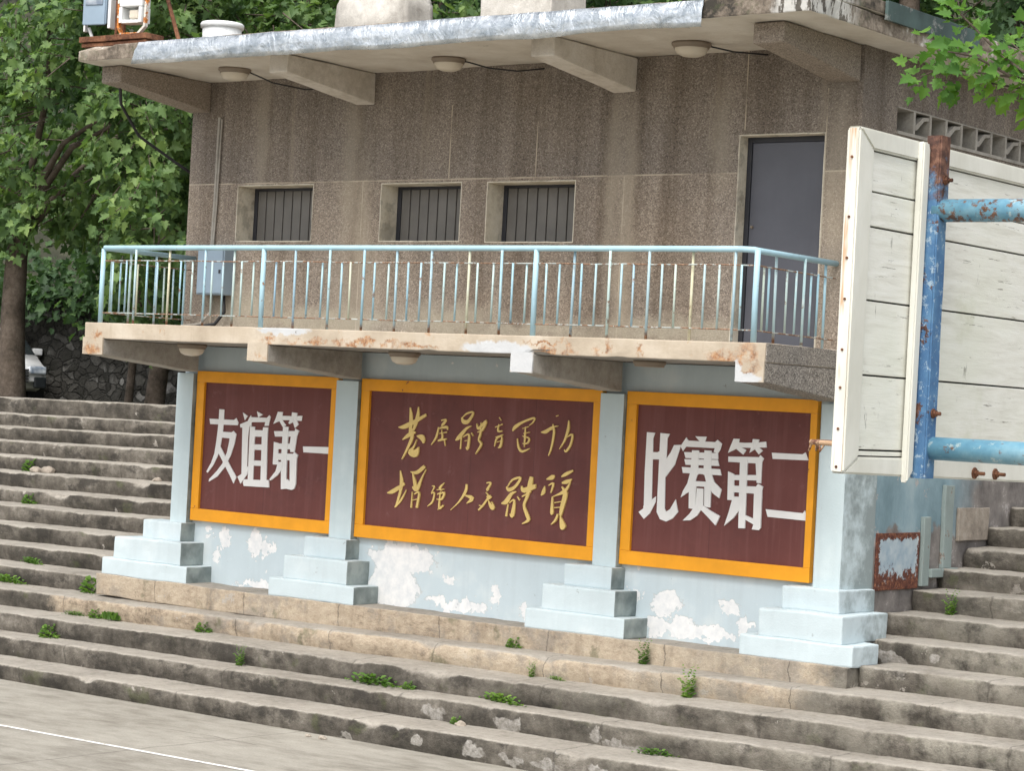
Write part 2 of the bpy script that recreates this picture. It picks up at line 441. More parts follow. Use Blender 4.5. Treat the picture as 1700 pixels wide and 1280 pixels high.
def fascia():
    m = MT('cream_fascia', .85)
    n = m.noise(2.0, 5, .6)
    c = m.ramp(n, [(.3, (.37, .305, .23)), (.5, (.47, .40, .31)), (.7, (.55, .485, .395))])
    st = m.noise(1, 5, .65, k=(8, 8, .6))
    c = m.mix(m.rng(st, .55, .7, 0, .5), c, (.36, .29, .22))
    RUST = [(-15.61,3.69,.348,.03),(-14.98,3.7,.522,.025),(-14.29,3.68,.261,.02),(-12.65,3.67,.224,.035),(-12.76,3.75,.2,.014),(-12.18,3.68,.05,.07),(-12.05,3.73,.03,.06),(-11.72,3.7,.03,.05),(-10.84,3.67,.144,.05),(-10.6,3.65,.10,.16),(-18.77,3.53,.122,.05),(-18.73,3.69,.07,.033),(-16.22,3.69,.087,.02),(-16.33,3.53,.087,.03)]
    rm = m.spots(RUST, .05, 10, .45, .02, 40)
    rc = m.ramp(m.noise(22, 4, .7), [(.35, (.13, .055, .028)), (.5, (.34, .165, .075)), (.68, (.53, .34, .19))])
    c = m.mix(m.math('MULTIPLY', m.math('MULTIPLY', rm, .9), m.rng(m.noise(6, 5, .7, off=(2, 5, 5)), .40, .52)), c, rc)
    ex = m.rng(m.noise(4.5, 6, .72, off=(4, 4, 4)), .64, .70)
    c = m.mix(m.math('MULTIPLY', ex, .7), c, (.40, .2, .08))
    pm = m.spots([(-13.34,3.69,.384,.067),(-13.01,3.57,.16,.147),(-16.02,3.8,.348,.047),(-10.6,3.50,.16,.05),(-10.69,3.56,.06,.10)], .03, 9, .12, .012, 40)
    c = m.mix(pm, c, m.mix(m.noise(9, 4), (.46, .47, .48), (.58, .59, .59)))
    dk = m.rng(m.noise(11, 4, .7, off=(1, 2, 8)), .69, .72)
    c = m.mix(m.math('MULTIPLY', dk, .8), c, (.10, .075, .06))
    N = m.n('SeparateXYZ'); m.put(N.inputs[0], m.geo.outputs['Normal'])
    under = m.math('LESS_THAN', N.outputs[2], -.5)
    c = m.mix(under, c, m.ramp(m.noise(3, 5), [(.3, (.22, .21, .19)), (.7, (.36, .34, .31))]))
    m.col(c); m.bump(m.math('SUBTRACT', m.noise(24, 5, .7), m.math('MULTIPLY', ex, .6)), .5, .008)
    return m.m
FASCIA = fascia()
def roofmat():
    m = MT('roof_concrete', .9)
    N = m.n('SeparateXYZ'); m.put(N.inputs[0], m.geo.outputs['Normal'])
    pale = m.ramp(m.noise(2.0, 6, .65), [(.3, (.50, .45, .38)), (.5, (.60, .555, .48)), (.7, (.68, .64, .57))])
    cr = m.rng(m.noise(5, 6, .75, off=(3, 3, 3)), .66, .69)
    pale = m.mix(m.math('MULTIPLY', cr, .7), pale, (.20, .16, .12))
    edge = m.ramp(m.math('ADD', m.math('MULTIPLY', m.noise(1.6, 6, .65, off=(4, 1, 0)), .6), m.math('MULTIPLY', m.noise(12, 5, .7), .4)), [(.40, (.045, .040, .033)), (.48, (.17, .14, .11)), (.55, (.29, .245, .195)), (.60, (.36, .32, .27)), (.64, (.66, .64, .59))])
    mo = m.rng(m.noise(4, 5, .65, off=(7, 7, 1)), .56, .62)
    edge = m.mix(m.math('MULTIPLY', mo, .55), edge, (.07, .08, .04))
    xx = m.xyz(); corner = m.math('MULTIPLY', m.rng(m.math('ADD', xx[0], m.math('MULTIPLY', m.noise(3, 4), .8)), -9.98, -9.88), m.rng(xx[1], 17.6, 17.3))
    edge = m.mix(m.math('MULTIPLY', corner, .75), edge, m.mix(m.rng(m.noise(6, 5, .7, k=(2, 2, .6)), .45, .5), (.07, .068, .06), (.62, .62, .59)))
    m.col(m.mix(m.math('LESS_THAN', N.outputs[2], -.5), edge, pale)); m.bump(m.noise(20, 6, .75), .6, .012)
    return m.m
ROOF = roofmat()
BRW = concrete('painted_bracket', (.42,.38,.32), (.56,.52,.46), (.66,.63,.58), 1.4)
BRG = concrete('grey_bracket', (.22,.205,.18), (.33,.31,.275), (.43,.41,.37), 1.8)

def paint(name, c, rough=.55, var=.12, chips=None, chipc=(.2,.08,.03), spec=.4, bumpk=.15):
    m = MT(name, rough, 0, spec)
    n = m.noise(3, 5, .6)
    col = m.mix(m.rng(n, .3, .7), tuple(v*(1-var) for v in c), tuple(min(1, v*(1+var)) for v in c))
    st = m.noise(1, 4, .6, k=(8, 8, .5))
    col = m.mix(m.rng(st, .55, .75, 0, .25), col, tuple(v*.75 for v in c))
    h = m.noise(40, 3)
    if chips:
        k = m.rng(m.noise(chips[0], 6, .72), chips[1], chips[1]+.03)
        col = m.mix(k, col, m.ramp(m.noise(50, 3), [(.35, tuple(v*.5 for v in chipc)), (.7, tuple(min(1, v*1.5) for v in chipc))]))
        h = m.math('SUBTRACT', h, k)
    m.col(col); m.bump(h, bumpk, .004)
    return m.m
ORANGE = paint('orange_frame_paint', (.80, .335, .012), .5, .10, (3.5, .69), (.22, .05, .03))
def maroon():
    m = MT('maroon_board', .62, 0, .35)
    n = m.noise(1.2, 5, .6); st = m.noise(1, 4, .6, k=(10, 10, .5))
    c = m.mix(m.rng(n, .3, .7), (.125, .037, .032), (.158, .052, .045))
    c = m.mix(m.rng(st, .5, .72, 0, .5), c, (.205, .085, .078))
    c = m.mix(m.rng(m.noise(1.6, 6, .7, off=(2, 6, 6)), .5, .66, 0, .4), c, (.085, .030, .028))
    sc = m.rng(m.noise(5, 6, .78), .60, .72)
    c = m.mix(m.math('MULTIPLY', sc, .4), c, (.28, .15, .14))
    x = m.xyz()
    sm = None
    for s_ in (-17.6, -14.75, -13.95, -11.85):
        a = m.math('LESS_THAN', m.math('ABSOLUTE', m.math('SUBTRACT', x[0], s_)), .004)
        sm = a if sm is None else m.math('MAXIMUM', sm, a)
    c = m.mix(m.math('MULTIPLY', sm, .45), c, (.07, .02, .02))
    m.col(c); m.bump(m.noise(30, 4), .12, .004)
    return m.m
MAROON = maroon()
WLET = paint('white_letter_paint', (.80, .79, .77), .6, .05)
GOLDM = paint('gold_letter_paint', (.74, .54, .19), .45, .12, (9, .70), (.40, .28, .12))
def railpaint():
    m = MT('rail_paint', .6, 0, .4)
    rnd = m.orand()
    c = m.ramp(rnd, [(.0, (.29, .47, .56)), (.35, (.36, .54, .60)), (.55, (.44, .56, .53)), (.72, (.28, .44, .56)), (.90, (.46, .55, .48)), (1, (.58, .55, .38))])
    n = m.noise(9, 5, .65)
    c = m.mix(m.rng(n, .5, .7, 0, .45), c, (.62, .66, .62))
    ru = m.rng(m.noise(13, 6, .72, off=(3, 9, 1)), .60, .65)
    x = m.xyz()
    low = m.rng(m.math('ADD', x[2], m.math('MULTIPLY', n, .12)), 3.97, 3.90)
    ru = m.math('MAXIMUM', m.math('MULTIPLY', ru, .85), m.math('MULTIPLY', low, m.rng(m.noise(6, 4, .6, off=(2, 2, 2)), .42, .5)))
    rc = m.ramp(m.noise(60, 3), [(.35, (.09, .04, .022)), (.7, (.33, .17, .085))])
    m.col(m.mix(ru, c, rc)); m.bump(m.noise(60, 4), .3, .003)
    return m.m
RAILP = railpaint()
CROSSM = paint('rusty_cross_bar', (.40, .44, .42), .7, .2, (9, .46), (.24, .14, .085))
RAILT = paint('top_rail_paint', (.36, .545, .625), .55, .1, (7, .665), (.28, .16, .09))
def foil():
    m = MT('silver_foil', .3, .9, .5)
    n = m.noise(5, 6, .75, k=(1, 1, 1.8))
    c = m.mix(m.rng(n, .35, .68), (.33, .37, .40), (.74, .77, .79))
    band = m.rng(m.noise(1, 3, .6, k=(.9, 1, 9)), .56, .66, 0, .7)
    c = m.mix(band, c, (.80, .82, .83))
    c = m.mix(m.rng(m.noise(14, 6, .75, off=(1, 8, 3)), .56, .7, 0, .6), c, (.27, .31, .33))
    m.col(c)
    m.rgh(m.rng(m.noise(15, 5, .7), .3, .7, .18, .5))
    m.bump(m.math('ADD', m.math('MULTIPLY', m.noise(4, 5, .7, k=(1, 1, .5), dist=1.2), 1.6), m.math('MULTIPLY', m.noise(34, 5, .75), .2)), .6, .025)
    return m.m
FOIL = foil()
RUSTM = concrete('rusty_steel', (.05,.022,.014), (.14,.062,.034), (.27,.13,.07), 6.0)
GREYM = paint('door_grey_paint', (.105, .11, .132), .5, .08)
DKM = paint('dark_frame_paint', (.035, .037, .045), .5, .1)
SLATM = paint('shutter_grey', (.155, .147, .135), .6, .15)
BOXM = paint('box_blue_grey', (.26, .34, .42), .5, .07)
WPLAS = paint('white_plastic', (.72, .73, .72), .4, .05)
CREAM = paint('lamp_globe_cream', (.62, .56, .46), .3, .05)
BRONZE = paint('lamp_base_bronze', (.23, .185, .14), .5, .15)
BLACK = paint('black_rubber', (.02, .02, .022), .6, .1)
DARKI = paint('dark_interior', (.03, .028, .026), .9, .1)
def boardwood():
    m = MT('white_board_paint', .55, 0, .35)
    v = m.vmul(m.pos, (1, 1.2, 11))
    g = m.noise(3.0, 6, .65, vec=v, dist=.6)
    c = m.ramp(g, [(.3, (.62, .61, .535)), (.5, (.74, .735, .665)), (.7, (.80, .80, .745))])
    big = m.noise(1.6, 4, .6)
    c = m.mix(m.rng(big, .45, .7, 0, .5), c, (.70, .72, .60))
    cr = m.rng(m.noise(5, 6, .7, vec=m.vmul(m.pos, (1, 1.0, 16)), off=(5, 1, 2)), .635, .67)
    c = m.mix(m.math('MULTIPLY', cr, .75), c, (.20, .185, .15))
    dk = m.rng(m.noise(4.0, 5, .7, vec=m.vmul(m.pos, (1, 5, 1.3)), off=(2, 9, 6)), .655, .70)
    c = m.mix(m.math('MULTIPLY', dk, .7), c, (.15, .14, .12))
    al = m.rng(m.noise(2.5, 5, .65, off=(8, 8, 8)), .6, .72, 0, .35)
    c = m.mix(al, c, (.48, .50, .33))
    m.col(c); m.bump(m.math('SUBTRACT', m.noise(9, 6, .7, vec=v), cr), .3, .004)
    return m.m
BWOOD = boardwood()
def edgewood():
    m = MT('white_edge_paint', .55, 0, .35)
    c = m.mix(m.rng(m.noise(5, 5, .65, k=(1, 1, .4)), .35, .7), (.62, .615, .54), (.76, .755, .69))
    x = m.xyz()
    st = m.noise(1, 4, .6, k=(60, 60, 1.6)); on = m.math('MULTIPLY', m.rng(st, .54, .60), m.rng(m.noise(1, 3, .6, k=(20, 20, 3.1), off=(2, 2, 2)), .46, .54))
    side = m.math('LESS_THAN', x[1], 6.464)
    c = m.mix(m.math('MULTIPLY', m.math('MULTIPLY', on, side), .75), c, (.50, .27, .11))
    m.col(c); m.bump(m.noise(14, 5, .7, k=(1, 1, .3)), .3, .004)
    return m.m
EWOOD = edgewood()
def bluepost():
    m = MT('flaking_blue_steel', .6, 0, .4)
    x = m.xyz()
    c = m.ramp(m.noise(7, 5, .65), [(.3, (.045, .11, .23)), (.5, (.07, .17, .32)), (.7, (.14, .27, .40))])
    wh = m.rng(m.noise(34, 5, .75), .56, .62)
    c = m.mix(m.math('MULTIPLY', wh, .7), c, (.42, .52, .58))
    n = m.noise(10, 6, .72, off=(4, 2, 2))
    top = m.rng(m.math('ADD', x[2], m.math('MULTIPLY', n, .5)), 4.18, 4.26)
    ru = m.math('MAXIMUM', top, m.rng(m.math('ADD', n, m.math('MULTIPLY', m.math('LESS_THAN', x[1], 6.913), .07)), .63, .66))
    rc = m.ramp(m.noise(26, 5, .75), [(.36, (.045, .022, .018)), (.5, (.11, .05, .033)), (.68, (.25, .13, .085))])
    m.col(m.mix(ru, c, rc)); m.bump(m.math('ADD', m.noise(40, 5, .7), ru), .5, .004)
    return m.m
BPOST = bluepost()
def bluepipe():
    m = MT('worn_blue_pipe', .5, 0, .45)
    x = m.xyz()
    c = m.ramp(m.noise(6, 5, .65), [(.3, (.07, .19, .29)), (.5, (.13, .30, .41)), (.7, (.27, .45, .53))])
    n = m.noise(14, 6, .72)
    hi = m.rng(x[2], 3.5, 3.6)
    ru = m.rng(m.math('ADD', m.math('MULTIPLY', m.math('ADD', n, m.noise(40, 4, .75, off=(1, 1, 1))), .5), m.math('MULTIPLY', hi, .075)), .575, .61)
    wh = m.rng(m.noise(25, 5, .7, off=(3, 3, 1)), .60, .64)
    c = m.mix(m.math('MULTIPLY', wh, .6), c, (.5, .58, .56))
    rc = m.ramp(m.noise(45, 4), [(.35, (.10, .05, .03)), (.7, (.27, .15, .10))])
    m.col(m.mix(ru, c, rc)); m.bump(m.math('ADD', m.noise(40, 5, .7), ru), .4, .003)
    return m.m
BPIPE = bluepipe()
def leafmat(name, cs, trans=.35):
    m = MT(name, .55, 0, .3)
    r = m.island
    n = m.noise(1.25, 3, .6)
    f = m.math('ADD', m.math('MULTIPLY', r, .5), m.math('MULTIPLY', m.rng(n, .36, .68), .5))
    c = m.ramp(f, [(i/(len(cs)-1), k) for i, k in enumerate(cs)])
    m.col(c)
    tr = m.n('BsdfTranslucent'); m.put(tr.inputs[0], m.mix(1, c, (1.25, 1.35, .7), 'MULTIPLY'))
    ms = m.n('MixShader'); ms.inputs[0].default_value = trans
    out = m.t.nodes['Material Output']
    m.t.links.new(m.b.outputs[0], ms.inputs[1]); m.t.links.new(tr.outputs[0], ms.inputs[2]); m.t.links.new(ms.outputs[0], out.inputs[0])
    return m.m
LEAF = leafmat('plane_leaf', [(.050,.096,.040), (.092,.165,.058), (.155,.245,.080), (.27,.365,.11)])
LEAFD = leafmat('dark_leaf', [(.032,.064,.029), (.052,.102,.042), (.078,.145,.053), (.13,.21,.07)])
LEAFB = leafmat('bright_leaf', [(.06,.15,.035), (.10,.22,.045), (.15,.29,.05), (.22,.36,.06)], .45)
WEED = leafmat('weed_leaf', [(.06,.12,.03), (.10,.20,.04), (.16,.28,.05), (.26,.36,.09)], .4)
BARK = concrete('bark', (.045,.036,.028), (.095,.075,.058), (.16,.13,.105), 3.0, 0, .02)
EARTH = concrete('hill_earth', (.020,.022,.014), (.04,.042,.026), (.07,.07,.045), .8)

# lettering outlines in wall metres (x, z)
WHITE_LEFT = [[[(-18.469,2.836),(-18.094,2.837),(-18.064,2.859),(-18.032,2.817),(-18.04,2.791),(-18.454,2.785)],[(-18.324,2.947),(-18.256,2.946),(-18.255,2.817),(-18.264,2.692),(-18.287,2.545),(-18.325,2.428),(-18.39,2.32),(-18.46,2.245),(-18.472,2.253),(-18.406,2.351),(-18.363,2.457),(-18.344,2.584),(-18.331,2.709),(-18.323,2.835)],[(-18.272,2.7),(-18.12,2.699),(-18.092,2.716),(-18.051,2.687),(-18.068,2.639),(-18.283,2.644)],[(-18.051,2.687),(-18.075,2.577),(-18.123,2.45),(-18.2,2.321),(-18.308,2.211),(-18.428,2.146),(-18.422,2.167),(-18.312,2.262),(-18.232,2.35),(-18.169,2.479),(-18.145,2.594),(-18.138,2.646),(-18.12,2.699)],[(-18.287,2.545),(-18.31,2.481),(-18.203,2.352),(-18.107,2.233),(-18.051,2.152),(-18.017,2.216),(-18.13,2.346),(-18.218,2.455)]],[[(-17.964,2.926),(-17.895,2.894),(-17.93,2.853)],[(-17.995,2.796),(-17.879,2.837),(-17.844,2.9),(-17.83,2.857),(-17.861,2.789),(-17.874,2.67),(-17.864,2.341),(-17.842,2.337),(-17.858,2.259),(-17.943,2.155),(-17.991,2.222),(-17.933,2.254),(-17.957,2.769),(-17.989,2.769)],[(-17.854,2.882),(-17.599,2.883),(-17.566,2.913),(-17.552,2.901),(-17.573,2.808),(-17.626,2.803),(-17.616,2.845),(-17.843,2.834)],[(-17.854,2.882),(-17.83,2.868),(-17.83,2.791),(-17.897,2.787),(-17.879,2.837)],[(-17.748,2.949),(-17.67,2.921),(-17.727,2.891)],[(-17.839,2.78),(-17.775,2.778),(-17.771,2.675),(-17.761,2.198),(-17.832,2.193),(-17.837,2.548)],[(-17.641,2.779),(-17.578,2.782),(-17.581,2.664),(-17.56,2.195),(-17.64,2.19),(-17.652,2.681)],[(-17.815,2.743),(-17.618,2.746),(-17.613,2.685),(-17.811,2.678)],[(-17.804,2.586),(-17.62,2.593),(-17.616,2.54),(-17.8,2.535)],[(-17.805,2.411),(-17.621,2.416),(-17.621,2.367),(-17.801,2.36)],[(-17.889,2.197),(-17.557,2.205),(-17.525,2.212),(-17.514,2.139),(-17.884,2.133),(-17.898,2.163)]],[[(-17.439,2.957),(-17.374,2.958),(-17.381,2.917),(-17.267,2.919),(-17.264,2.884),(-17.389,2.878),(-17.443,2.857),(-17.497,2.832),(-17.466,2.884)],[(-17.39,2.888),(-17.315,2.82),(-17.359,2.806),(-17.416,2.871)],[(-17.229,2.961),(-17.159,2.957),(-17.164,2.924),(-17.086,2.93),(-17.092,2.883),(-17.175,2.883),(-17.262,2.843),(-17.273,2.848),(-17.232,2.916)],[(-17.168,2.888),(-17.134,2.839),(-17.179,2.804),(-17.216,2.876)],[(-17.281,2.918),(-17.212,2.919),(-17.209,2.883),(-17.278,2.883)],[(-17.477,2.746),(-17.173,2.761),(-17.168,2.787),(-17.122,2.769),(-17.142,2.722),(-17.21,2.709),(-17.459,2.696)],[(-17.22,2.744),(-17.14,2.748),(-17.161,2.605),(-17.171,2.543),(-17.219,2.541),(-17.237,2.601)],[(-17.433,2.615),(-17.17,2.625),(-17.17,2.572),(-17.429,2.562)],[(-17.469,2.629),(-17.415,2.62),(-17.399,2.399),(-17.469,2.4)],[(-17.432,2.509),(-17.182,2.514),(-17.163,2.534),(-17.116,2.506),(-17.137,2.454),(-17.427,2.446)],[(-17.467,2.417),(-17.314,2.419),(-17.319,2.395),(-17.465,2.393)],[(-17.342,2.801),(-17.275,2.802),(-17.275,2.741),(-17.276,2.477),(-17.263,2.142),(-17.328,2.133),(-17.346,2.473),(-17.343,2.727)],[(-17.222,2.49),(-17.13,2.495),(-17.125,2.202),(-17.142,2.15),(-17.176,2.136),(-17.252,2.143),(-17.262,2.244),(-17.205,2.217)],[(-17.328,2.423),(-17.33,2.352),(-17.401,2.276),(-17.494,2.217),(-17.502,2.224),(-17.418,2.316),(-17.39,2.409)]],[[(-17.044,2.603),(-16.652,2.614),(-16.63,2.631),(-16.589,2.55),(-17.034,2.549)]]]
WHITE_RIGHT = [[[(-12.604,2.976),(-12.519,2.975),(-12.538,2.925),(-12.517,2.32),(-12.597,2.239),(-12.604,2.596)],[(-12.56,2.789),(-12.475,2.788),(-12.449,2.802),(-12.422,2.775),(-12.419,2.732),(-12.556,2.727)],[(-12.599,2.271),(-12.53,2.319),(-12.468,2.369),(-12.471,2.323),(-12.53,2.211),(-12.592,2.155),(-12.65,2.211),(-12.598,2.247)],[(-12.447,2.975),(-12.35,2.973),(-12.373,2.934),(-12.373,2.729),(-12.376,2.561),(-12.364,2.266),(-12.342,2.23),(-12.292,2.26),(-12.24,2.355),(-12.21,2.244),(-12.268,2.181),(-12.337,2.149),(-12.403,2.166),(-12.442,2.228),(-12.443,2.39),(-12.444,2.714)],[(-12.285,2.868),(-12.215,2.875),(-12.237,2.812),(-12.274,2.691),(-12.376,2.556),(-12.385,2.707),(-12.319,2.796)]],[[(-12.051,2.966),(-11.934,2.967),(-11.95,2.918),(-11.988,2.916)],[(-12.155,2.947),(-12.134,2.919),(-11.83,2.919),(-11.806,2.941),(-11.761,2.912),(-11.776,2.858),(-11.799,2.825),(-11.838,2.836),(-11.827,2.871),(-12.157,2.87),(-12.186,2.827),(-12.21,2.867)],[(-12.168,2.81),(-11.799,2.82),(-11.792,2.77),(-12.148,2.763)],[(-12.159,2.743),(-11.795,2.756),(-11.777,2.707),(-12.144,2.699)],[(-12.183,2.667),(-11.765,2.67),(-11.747,2.621),(-12.169,2.62)],[(-12.078,2.831),(-12.008,2.833),(-12.007,2.611),(-12.084,2.617)],[(-11.939,2.839),(-11.869,2.837),(-11.862,2.62),(-11.937,2.615)],[(-12.084,2.627),(-12.008,2.632),(-12.034,2.534),(-12.08,2.457),(-12.178,2.388),(-12.156,2.441),(-12.109,2.519)],[(-11.932,2.631),(-11.863,2.635),(-11.82,2.548),(-11.738,2.484),(-11.755,2.409),(-11.826,2.452),(-11.894,2.532)],[(-12.06,2.543),(-11.883,2.544),(-11.861,2.505),(-12.064,2.5)],[(-12.088,2.488),(-12.018,2.525),(-12.015,2.333),(-12.021,2.287),(-12.08,2.291)],[(-11.919,2.52),(-11.852,2.493),(-11.849,2.314),(-11.907,2.319)],[(-11.999,2.478),(-11.935,2.477),(-11.929,2.317),(-11.99,2.228),(-12.063,2.18),(-12.139,2.169),(-12.066,2.233),(-12.002,2.323)],[(-11.932,2.322),(-11.841,2.276),(-11.74,2.235),(-11.777,2.153),(-11.863,2.226),(-11.949,2.289)]],[[(-11.627,2.963),(-11.571,2.964),(-11.575,2.932),(-11.495,2.931),(-11.492,2.894),(-11.573,2.895),(-11.627,2.866),(-11.681,2.837),(-11.654,2.896)],[(-11.586,2.902),(-11.491,2.868),(-11.519,2.83),(-11.603,2.883)],[(-11.417,2.97),(-11.356,2.97),(-11.363,2.943),(-11.281,2.953),(-11.273,2.908),(-11.37,2.903),(-11.447,2.85),(-11.425,2.909)],[(-11.377,2.911),(-11.313,2.873),(-11.348,2.841),(-11.394,2.889)],[(-11.507,2.931),(-11.415,2.937),(-11.412,2.897),(-11.505,2.894)],[(-11.672,2.795),(-11.34,2.806),(-11.329,2.825),(-11.297,2.8),(-11.318,2.757),(-11.67,2.753)],[(-11.375,2.785),(-11.312,2.789),(-11.311,2.574),(-11.35,2.577)],[(-11.631,2.625),(-11.342,2.641),(-11.339,2.599),(-11.628,2.586)],[(-11.666,2.655),(-11.607,2.635),(-11.596,2.409),(-11.658,2.405)],[(-11.625,2.526),(-11.354,2.533),(-11.337,2.559),(-11.289,2.539),(-11.301,2.476),(-11.621,2.474)],[(-11.658,2.426),(-11.513,2.428),(-11.512,2.402),(-11.657,2.399)],[(-11.54,2.771),(-11.467,2.775),(-11.466,2.559),(-11.459,2.148),(-11.521,2.145),(-11.533,2.555)],[(-11.37,2.492),(-11.294,2.497),(-11.291,2.163),(-11.306,2.143),(-11.373,2.144),(-11.357,2.189),(-11.465,2.234),(-11.464,2.265),(-11.366,2.236)],[(-11.599,2.414),(-11.525,2.414),(-11.529,2.313),(-11.588,2.235),(-11.677,2.157),(-11.634,2.274)]],[[(-11.206,2.856),(-10.884,2.857),(-10.855,2.877),(-10.824,2.814),(-11.194,2.808)],[(-11.24,2.333),(-10.846,2.322),(-10.83,2.347),(-10.78,2.263),(-11.216,2.273)]]]
